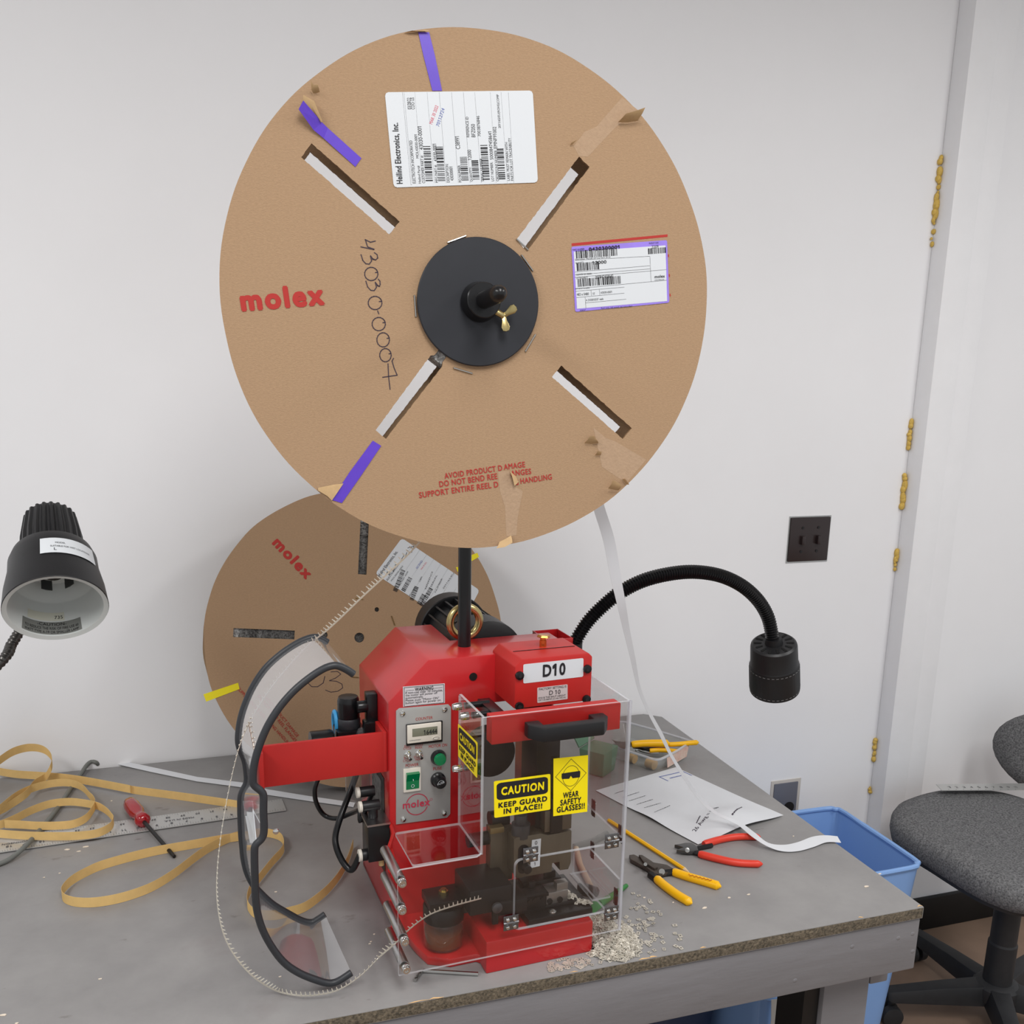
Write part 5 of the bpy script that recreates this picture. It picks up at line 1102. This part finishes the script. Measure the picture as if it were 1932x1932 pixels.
lab = [tab(zt(*p), z) for p, z in (((1270, 870), .006), ((1560, 700), .006), ((1600, 520), .030), ((1260, 700), .029))]
wpart('torn_label', MB().add([p+V((.001, -.002, 0)) for p in lab], [(0, 1, 2, 3)]), pm('torn_label', (204, 192, 178), .8, col2=(196, 158, 146), scale=60), tray)
tz = lambda x, y, z: tab(zt(x, y), z)
c = wthing('crimp_pliers', 'yellow handled pliers lying across the clear tray', 'pliers', tz(1000, 520, .03))
wpart('grip', grip([tz(735, 520, .034), tz(900, 505, .036), tz(1100, 500, .037), tz(1300, 505, .037)], .0075, .0085), YELG, c)
wpart('grip', grip([tz(1300, 520, .034), tz(1450, 515, .034), tz(1600, 500, .035), tz(1745, 488, .036)], .0052, .0056), YELG, c)
wpart('jaw', MB().prism([tz(x, y, .030) for x, y in ((430, 440), (500, 470), (600, 480), (720, 470), (740, 550), (620, 590), (520, 540), (420, 520), (500, 505))], [tz(x, y, .037) for x, y in ((430, 440), (500, 470), (600, 480), (720, 470), (740, 550), (620, 590), (520, 540), (420, 520), (500, 505))]), pm('worn_steel', (86, 78, 72)), c, bevel=.001)
c = wthing('hand_tool', 'small yellow handled tool inside the clear tray', 'tool', tz(1200, 620, .01))
wpart('grip', grip([tz(1010, 615, .022), tz(1150, 605, .022), tz(1300, 612, .022), tz(1470, 635, .022)], .005, .0055), YELG, c)
wpart('shank', MB().tube([tz(760, 560, .022), tz(900, 580, .022), tz(1015, 612, .022)], .003, 8), DKM, c)
solo('hook_pick', MB().tube(smooth_path([tz(1150, 655, .012), tz(1000, 650, .012), tz(880, 620, .012), tz(840, 600, .014), tz(800, 615, .014)], 5), .0022, 8), STL, 'bent steel pick lying in the clear tray', 'pick')
solo('tan_roll', MB().tube([tz(720, 720, .010), tz(790, 745, .010)], .010, 12), pm('tan_roll', (206, 166, 112), .8), 'left tan roll inside the clear tray wall', 'roll', group='tan rolls in the tray')
solo('tan_roll', MB().tube([tz(980, 790, .011), tz(1090, 830, .011)], .011, 12), pm('tan_roll', (206, 166, 112), .8), 'right tan roll inside the clear tray corner', 'roll', group='tan rolls in the tray')
solo('dark_tool', MB().tube([tz(860, 590, .012), tz(1100, 570, .013), tz(1270, 580, .013)], .0045, 8), BLKS, 'dark handled tool under the yellow grips in the tray', 'tool')
# green container behind the guard
gz = zc(1100, 1340, 8.05)
gb = [tab(gz(*p), z) for p, z in (((100, 640), .004), ((250, 1025), .002), ((440, 870), .002), ((430, 660), .004))]
gbq = tab((1128, 1455)); ca, sa = cos(radians(38)), sin(radians(38))
gbx = lambda x, y, z: V((gbq.x+x*ca-y*sa, gbq.y+x*sa+y*ca, TZ+z))
gc = wthing('green_box', 'small green plastic box standing open behind the guard', 'box', gbq)
lo = [gbx(x, y, .001) for x, y in ((-.026, -.026), (.026, -.026), (.026, .026), (-.026, .026))]; hi = [gbx(x, y, .055) for x, y in ((-.032, -.03), (.032, -.03), (.032, .03), (-.032, .03))]
wpart('cup', MB().prism(lo, hi), GREENB, gc, bevel=.003)
lo = [gbx(x, y, z) for x, y, z in ((-.033, .03, .055), (.033, .03, .055), (.033, .062, .105), (-.033, .062, .105))]
wpart('lid', MB().prism(lo, [p+V((0, -.004, .004)) for p in lo]), GREENB, gc, bevel=.001)
# green brush by the scrap pile
b0, b1 = tab(ZA(1480, 840), .028), tab(ZA(1800, 640), .008)
gbh = wthing('scrap_brush', 'small green handled brush behind the guard corner', 'brush', tab(ZA(1560, 800)))
wpart('head', MB().prism([tab(ZA(*p), .012) for p in ((1470, 790), (1600, 830), (1560, 870), (1470, 940), (1440, 860))], [tab(ZA(*p), .020) for p in ((1470, 790), (1600, 830), (1560, 870), (1470, 940), (1440, 860))]), GREENP, gbh, bevel=.003)
wpart('handle', MB().tube([tab(ZA(1540, 830), .014), tab(ZA(1690, 730), .010), tab(ZA(1830, 630), .007)], [.006, .005, .0035], 10), GREENP, gbh)
solo('rubber_grip', MB().tube(smooth_path([tab(ZA(1300, 660), .010), tab(ZA(1400, 670), .010), tab(ZA(1520, 710), .010)], 5), [.006]+[.009]*9+[.006], 12), BLKS, 'black rubber grip lying behind the press base corner', 'tool')
# push rod seen on the right of the guard
solo('wooden_dowel', MB().tube([tab(ZA(1290, 230), .006), tab(ZA(1330, 400), .006), tab(ZA(1450, 650), .006)], .0052, 10), pm('dowel', (188, 168, 146), .6), 'pale wooden stick lying on the bench inside the guard', 'stick')
solo('clear_tube', MB().tube([tab(ZA(1270, 215), .008), tab(ZA(1480, 150), .008), tab(ZA(1620, 75), .008)], .006, 10), GLASSC, 'short clear plastic tube lying on the bench behind the guard', 'tube')

# ================================================================== GOOSENECK LAMP ON THE PRESS
gp = [(1083, 1216), (1093, 1197), (1110, 1172), (1135, 1146), (1168, 1119), (1212, 1096), (1262, 1083), (1310, 1079), (1358, 1086), (1398, 1104), (1428, 1130), (1447, 1160), (1455, 1190), (1458, 1218)]
GVv = .245
P = smooth_path([FM.w(hv(p, GVv)) for p in gp], 60)
acc = [0]
for a, b in zip(P, P[1:]): acc.append(acc[-1]+(b-a).length)
import bisect
res = []; j = 0; step = .00115
while j*step < acc[-1]:
    i = max(1, bisect.bisect_left(acc, j*step)); t = (j*step-acc[i-1])/max(1e-9, acc[i]-acc[i-1]); res.append(P[i-1].lerp(P[i], t)); j += 1
lampb = wthing('gooseneck_lamp', 'black corrugated gooseneck work lamp mounted on the press', 'lamp', P[0])
wpart('gooseneck', MB().tube(res, [0.0104+.0016*sin(2*pi*k/4) for k in range(len(res))], 18), BLKS, lampb, ang=70)
hc = FM.w(hv((1460, 1214), GVv)); hd_ = (V((0, 0, -1))+V((.27, .24, 0))).normalized()
HR = .0405
wpart('lamp_head', MB().lathe([(.012, -.001), (.036, -.001), (.0395, .002), (HR, .006), (HR+.001, .040), (HR+.0022, .042)], hc, hd_, 48).lathe([(HR+.0022, .042), (HR+.0036, .046), (HR+.0042, .092), (HR+.0035, .098), (.03, .099)], hc, hd_, 72, mod=lambda j, k: 1 if (j % 2 or k in (0, 3, 4)) else .965), BLK, lampb, ang=35)
uu = hd_.orthogonal().normalized(); ww = hd_.cross(uu)
for k in range(14):
    a = 2*pi*k/14; dr = uu*cos(a)+ww*sin(a); tn = hd_.cross(dr)
    pts = [hc-hd_*.0016+dr*r+tn*t for r, t in ((.022, -.0018), (.033, -.0026), (.0345, 0), (.033, .0026), (.022, .0018), (.0205, 0))]
    wpart('vent_slot', MB().prism(pts, [p+hd_*.001 for p in pts]), pm('slot_black', (4, 4, 4), .9), lampb, smooth=False)
m = MB()
for k in range(36):
    a = 2*pi*k/36; dr = uu*cos(a)+ww*sin(a); tn = hd_.cross(dr)
    for z in (.0455, .0925): c_ = hc+hd_*z+dr*(HR+.0044); m.add([c_+tn*t+hd_*h for t, h in ((-.0022, -.0004), (.0022, -.0004), (.0022, .0004), (-.0022, .0004))], [(0, 1, 2, 3)])
wpart('rim_dashes', m, pm('dash_grey', (150, 150, 150), .5), lampb, smooth=False, kind='stuff')
wpart('neck_collar', MB().lathe([(.0135, -.012), (.0155, -.002), (.016, .001)], hc, hd_, 24), BLK, lampb)
wpart('neck_socket', MB().cyl(P[0]-V((0, 0, .03)), P[0]+V((0, 0, .003)), .0135), BLK, lampb)

# ================================================================== DESK LAMP AT LEFT
oc = CAM + ray((106, 1148.8))*1.275          # opening centre: a 13 cm shade seen 196 px wide
rv = ray((106, 1148.8)).normalized()
dn_ = (DN - rv*DN.dot(rv)).normalized(); rt2 = (RT - rv*RT.dot(rv)).normalized()
axl_ = (dn_*.756 + rt2*.045 - rv*.655).normalized(); up_ = -axl_      # from the opening back up to the cap
dl_ = wthing('desk_lamp', 'black desk lamp with ribbed cap and grey inside at the far left', 'lamp', V((oc.x-.2, oc.y+.1, TZ)))
wpart('shade', MB().lathe([(.0648, 0), (.0655, .001), (.063, .030), (.0575, .062), (.0565, .082), (.052, .096), (.042, .100)], oc, up_, 64, caps=False), BLK, dl_, ang=30)
wpart('shade_lining', MB().lathe([(.0648, -.0005), (.0588, .0015), (.0575, .012), (.0535, .055), (.0525, .058), (.049, .062), (.040, .082), (.004, .083)], oc, up_, 64, caps=False), SHADEI, dl_, ang=30)
wpart('cap', MB().lathe([(.0425, .092), (.0405, .13), (.035, .170), (.0345, .172), (.004, .172)], oc, up_, 88, mod=lambda j, k: 1 if j % 4 in (0, 1) else .92), BLK, dl_, ang=20)
uu = (-rv - up_*(-rv).dot(up_)).normalized(); ww = up_.cross(uu)
if ww.dot(RT) < 0: ww = -ww
def on_shade(ang, z, r): return oc+up_*z+(uu*cos(ang)+ww*sin(ang))*r
A = [on_shade(a, .046, .0605+.0009) for a in [radians(-14+6*i) for i in range(13)]]; B = [on_shade(a, .076, .0575+.0009) for a in [radians(-14+6*i) for i in range(13)]]
lst = wpart('lamp_label', MB().strip(A, B), WHT, dl_)
def shade_text(st, a0, a1, z, h, e=.0014, r0=.0605, r1=.0575, z0=.046, z1=.076):
    v2, f2_, asp = text2d(st); m = MB(); m.add([on_shade(radians(a0+(a1-a0)*x), z+h*y, r0+(r1-r0)*(z+h*y-z0)/(z1-z0)+e) for x, y in v2], f2_); return m
for st, a0, a1, z, h in (('MODEL', 4, 16, .0645, .003), ('SUITABLE FOR WET LOCATIONS', -2, 48, .0575, .003), ('L', 2, 5, .0505, .005)): wpart('lamp_lettering', shade_text(st, a0, a1, z, h), INK, dl_)
def in_lining(st, a0, a1, z, h, e):
    v2, f2_, asp = text2d(st); m = MB(); m.add([on_shade(radians(180-(a0+(a1-a0)*x)), z+h*y, .0578-.004*(z+h*y-.012)/.043-e) for x, y in v2], f2_); return m
A = [on_shade(radians(180-a), .0035, .0583) for a in range(-48, 33, 5)]; B = [on_shade(radians(180-a), .024, .0561) for a in range(-48, 33, 5)]
wpart('caution_label', MB().strip(A, B), pm('label_grey', (120, 122, 118), .45), dl_)
for st, a0, a1, z, h in (('-CAUTION-', -26, 12, .0175, .0045), ('TO REDUCE THE RISK OF FIRE USE 60', -44, 28, .011, .0042), ('WATT TYPE A-19 OR SMALLER LAMP', -44, 28, .0048, .0042)): wpart('caution_lettering', in_lining(st, a0, a1, z, h, .0012), INK, dl_)
A = [on_shade(radians(180-a), .026, .0559) for a in range(-40, 11, 5)]; B = [on_shade(radians(180-a), .040, .0545) for a in range(-40, 11, 5)]
wpart('number_label', MB().strip(A, B), pm('label_cream', (206, 206, 192), .5), dl_); wpart('number_lettering', in_lining('735', -3, 8, .029, .0055, .001), INK, dl_)
sk = oc+up_*.081
wpart('socket', MB().cyl(sk, sk-up_*.004, .024, n=28).cyl(sk, sk-up_*.018, .013, n=20), pm('socket_dark', (40, 34, 30), .5), dl_)
for a in (-40, 20): wpart('lamp_clip', MB().strip([on_shade(radians(180+a+d), .078, .030) for d in (-14, 0, 14)], [on_shade(radians(180+a+d), .060, .030) for d in (-14, 0, 14)], .001), pm('clip_grey', (96, 98, 98), .4, metal=.5), dl_)
bk = oc+up_*.075+(-uu)*.060
base = V((oc.x-.30, oc.y+.02, TZ))
np_ = smooth_path([bk, CAM+ray((55, 1165))*1.42, CAM+ray((24, 1212))*1.40, CAM+ray((-12, 1262))*1.36, base+V((.06, .01, .28)), base+V((.01, 0, .16)), base+V((0, 0, .05))], 40)
acc = [0]
for a, b in zip(np_, np_[1:]): acc.append(acc[-1]+(b-a).length)
res = [np_[min(len(np_)-1, bisect.bisect_left(acc, k*.0016))] for k in range(int(acc[-1]/.0016))]
wpart('flex_neck', MB().tube(res, [.0072+.0008*sin(2*pi*k/4) for k in range(len(res))], 14), pm('neck_metal', (88, 86, 84), .35, metal=.8), dl_, ang=70)
wpart('base', MB().lathe([(.09, 0), (.09, .02), (.08, .03), (.015, .034), (.012, .06), (.004, .06)], base, (0, 0, 1), 48), BLK, dl_, ang=30)

# ================================================================== OFFICE CHAIR, BINS
ZCf = .505
cc_ = onz((1880, 1858), .10)
chair = wthing('office_chair', 'grey fabric office chair on a black five-star base', 'chair', V((cc_.x, cc_.y, 0)))
ol = [(1680, 1542), (1690, 1522), (1720, 1508), (1760, 1497), (1810, 1491), (1860, 1494), (1905, 1502), (1960, 1522), (2010, 1560), (2040, 1615), (2020, 1665), (1975, 1690), (1930, 1692), (1885, 1678), (1845, 1660), (1800, 1634), (1755, 1606), (1715, 1582), (1688, 1562)]
S0 = [onz(p, ZCf) for p in ol]; S0 = smooth_path(S0, 3, True); sc_ = sum(S0, V())/len(S0)
ring = lambda f, z: [V((sc_.x+(p.x-sc_.x)*f, sc_.y+(p.y-sc_.y)*f, ZCf+z)) for p in S0]
wpart('seat', MB().rings([ring(.90, -.052), ring(.97, -.045), ring(1.0, -.022), ring(.995, -.004), ring(.96, .010), ring(.85, .018), ring(.6, .016), ring(.3, .010), ring(.05, .008)]), FAB, chair, ang=80)
wpart('seat_pan', MB().rings([ring(.80, -.066), ring(.93, -.058), ring(.95, -.046)]), CHBLK, chair)
bkc = ony((2020, 1428), 1.78)
bp = [[bkc+V((.175*sx*cos(t)*1.0+.0, dy+.10*abs(sx*cos(t))**2*.6, .125*sx*sin(t))) for t in [2*pi*i/36 for i in range(36)]] for sx, dy in ((.3, -.030), (.75, -.028), (.95, -.020), (1.0, -.005), (1.0, .012), (.95, .022), (.6, .028))]
bangle = Matrix.Rotation(radians(-32), 3, 'Z')
bp = [[bkc+bangle @ (p-bkc) for p in r_] for r_ in bp]
wpart('backrest', MB().rings(bp), FAB, chair, ang=80)
wpart('back_bar', MB().tube(smooth_path([bkc+V((.01, .03, -.05)), bkc+V((.02, .04, -.2)), V((bkc.x-.02, bkc.y-.02, .40)), V((sc_.x, sc_.y, .43))], 6), .016, 10), CHBLK, chair)
wpart('column', MB().lathe([(.034, .09), (.034, .22), (.031, .225), (.031, .34), (.026, .345), (.026, .45)], (cc_.x, cc_.y, 0), (0, 0, 1), 28), CHBLK, chair, ang=30)
wpart('hub', MB().lathe([(.05, .06), (.058, .075), (.055, .105), (.04, .115)], (cc_.x, cc_.y, 0), (0, 0, 1), 28), CHBLK, chair)
lt = onz((1672, 1868), .09); a0 = math.atan2(lt.y-cc_.y, lt.x-cc_.x); LL = (lt-V((cc_.x, cc_.y, .09))).length
for k in range(5):
    a = a0+2*pi*k/5; d = V((cos(a), sin(a), 0)); s_ = V((-sin(a), cos(a), 0)); c0 = V((cc_.x, cc_.y, 0))
    sec = lambda r, w, z0, z1: [c0+d*r+s_*w+V((0, 0, z0)), c0+d*r-s_*w+V((0, 0, z0)), c0+d*r-s_*w*.7+V((0, 0, z1)), c0+d*r+s_*w*.7+V((0, 0, z1))]
    wpart('leg', MB().rings([sec(.03, .034, .06, .11), sec(LL*.5, .027, .062, .105), sec(LL*.96, .022, .066, .094), sec(LL, .016, .07, .09)]), CHBLK, chair, bevel=.004)
    cs = c0+d*(LL-.015)
    w_ = MB(); w_.cyl(cs+s_*.006+V((0, 0, .027)), cs+s_*.026+V((0, 0, .027)), .026, n=24).cyl(cs-s_*.026+V((0, 0, .027)), cs-s_*.006+V((0, 0, .027)), .026, n=24).cyl(cs+V((0, 0, .027)), cs+V((0, 0, .075)), .008)
    wpart('caster', w_, CHBLK, chair, bevel=.002)
rc, q = ruler('steel_ruler', [(1766, 1479.5), (2100, 1476), (2100, 1489), (1777, 1491)], ZCf+.034, 'steel ruler lying across the office chair seat')
m = MB(); Pr = Pl(FWd, 2, ZCf+.0343, 1)
for k in range(10):
    x = 1790+k*14; m.text(Pr, str(k+1), (x, 1486.5), (x+5, 1486.4), .009, 0, .0003); m.line(Pr, [(x, 1490.5), (x, 1488.5)], .0006, .0003)
wpart('scale_marks', m, INKG, rc, smooth=False)
# blue recycling bin
def bin_(name, label, top, bot, zt_, mat, flip=False):
    cen = sum(top, V())/len(top); r_ = wthing(name, label, 'bin', V((cen.x, cen.y, 0)))
    T_ = smooth_path(top, 3, True); B_ = smooth_path(bot, 3, True)
    m = MB().rings([B_, T_], False); m.f.append(tuple(range(len(B_)))); m.m.append(0)
    ci = [V((cen.x+(p.x-cen.x)*.985, cen.y+(p.y-cen.y)*.985, p.z)) for p in T_]
    wpart('tub', m, mat, r_, ang=60); wpart('rim', MB().tube(T_, .006, 8, closed=True), mat, r_); return r_
def rrect(cx, cy, a, b, r, z, ang=0):
    out = []
    for x, y, a0 in ((a-r, b-r, 0), (-a+r, b-r, 90), (-a+r, -b+r, 180), (a-r, -b+r, 270)):
        for i in range(3): t = radians(a0+45*i); out.append(V((x+r*cos(t), y+r*sin(t), 0)))
    M3 = Matrix.Rotation(ang, 3, 'Z'); return [M3 @ p+V((cx, cy, z)) for p in out]
BZ = .50
k0 = onz((1737, 1632), BZ); k1 = onz((1600, 1549), BZ)
bcx, bcy = k0.x-.135, (k0.y+.02+k1.y)/2
bin_('recycling_bin', 'light blue plastic bin standing between the bench and the post', rrect(k0.x-.13, k0.y+.155, .135, .16, .04, BZ), rrect(k0.x-.13, k0.y+.155, .105, .13, .04, .004), BZ, BLUE)
p = onz((1500, 1905), .45)+V((.045, .02, 0))
bin_('waste_bin', 'light blue bin with white liner under the bench', rrect(p.x-.02, p.y+.14, .07, .12, .03, .45), rrect(p.x-.02, p.y+.14, .055, .10, .03, .004), .45, BLUE)
for x in (p.x-.075, p.x+.058):
    A = [V((x+.004*sin(k*1.3), p.y+.012, .455-.045*k)) for k in range(9)]; B = [a+V((.011+.002*cos(k), -.002, 0)) for k, a in enumerate(A)]
    solo('bin_liner', MB().strip(A, B, .001), pm('liner_white', (206, 204, 200), .5), 'left white liner edge hanging on the bin under the bench' if x < p.x else 'right white liner edge hanging on the bin beside the bench leg', 'bin liner', 'white bin liner edges under the bench')
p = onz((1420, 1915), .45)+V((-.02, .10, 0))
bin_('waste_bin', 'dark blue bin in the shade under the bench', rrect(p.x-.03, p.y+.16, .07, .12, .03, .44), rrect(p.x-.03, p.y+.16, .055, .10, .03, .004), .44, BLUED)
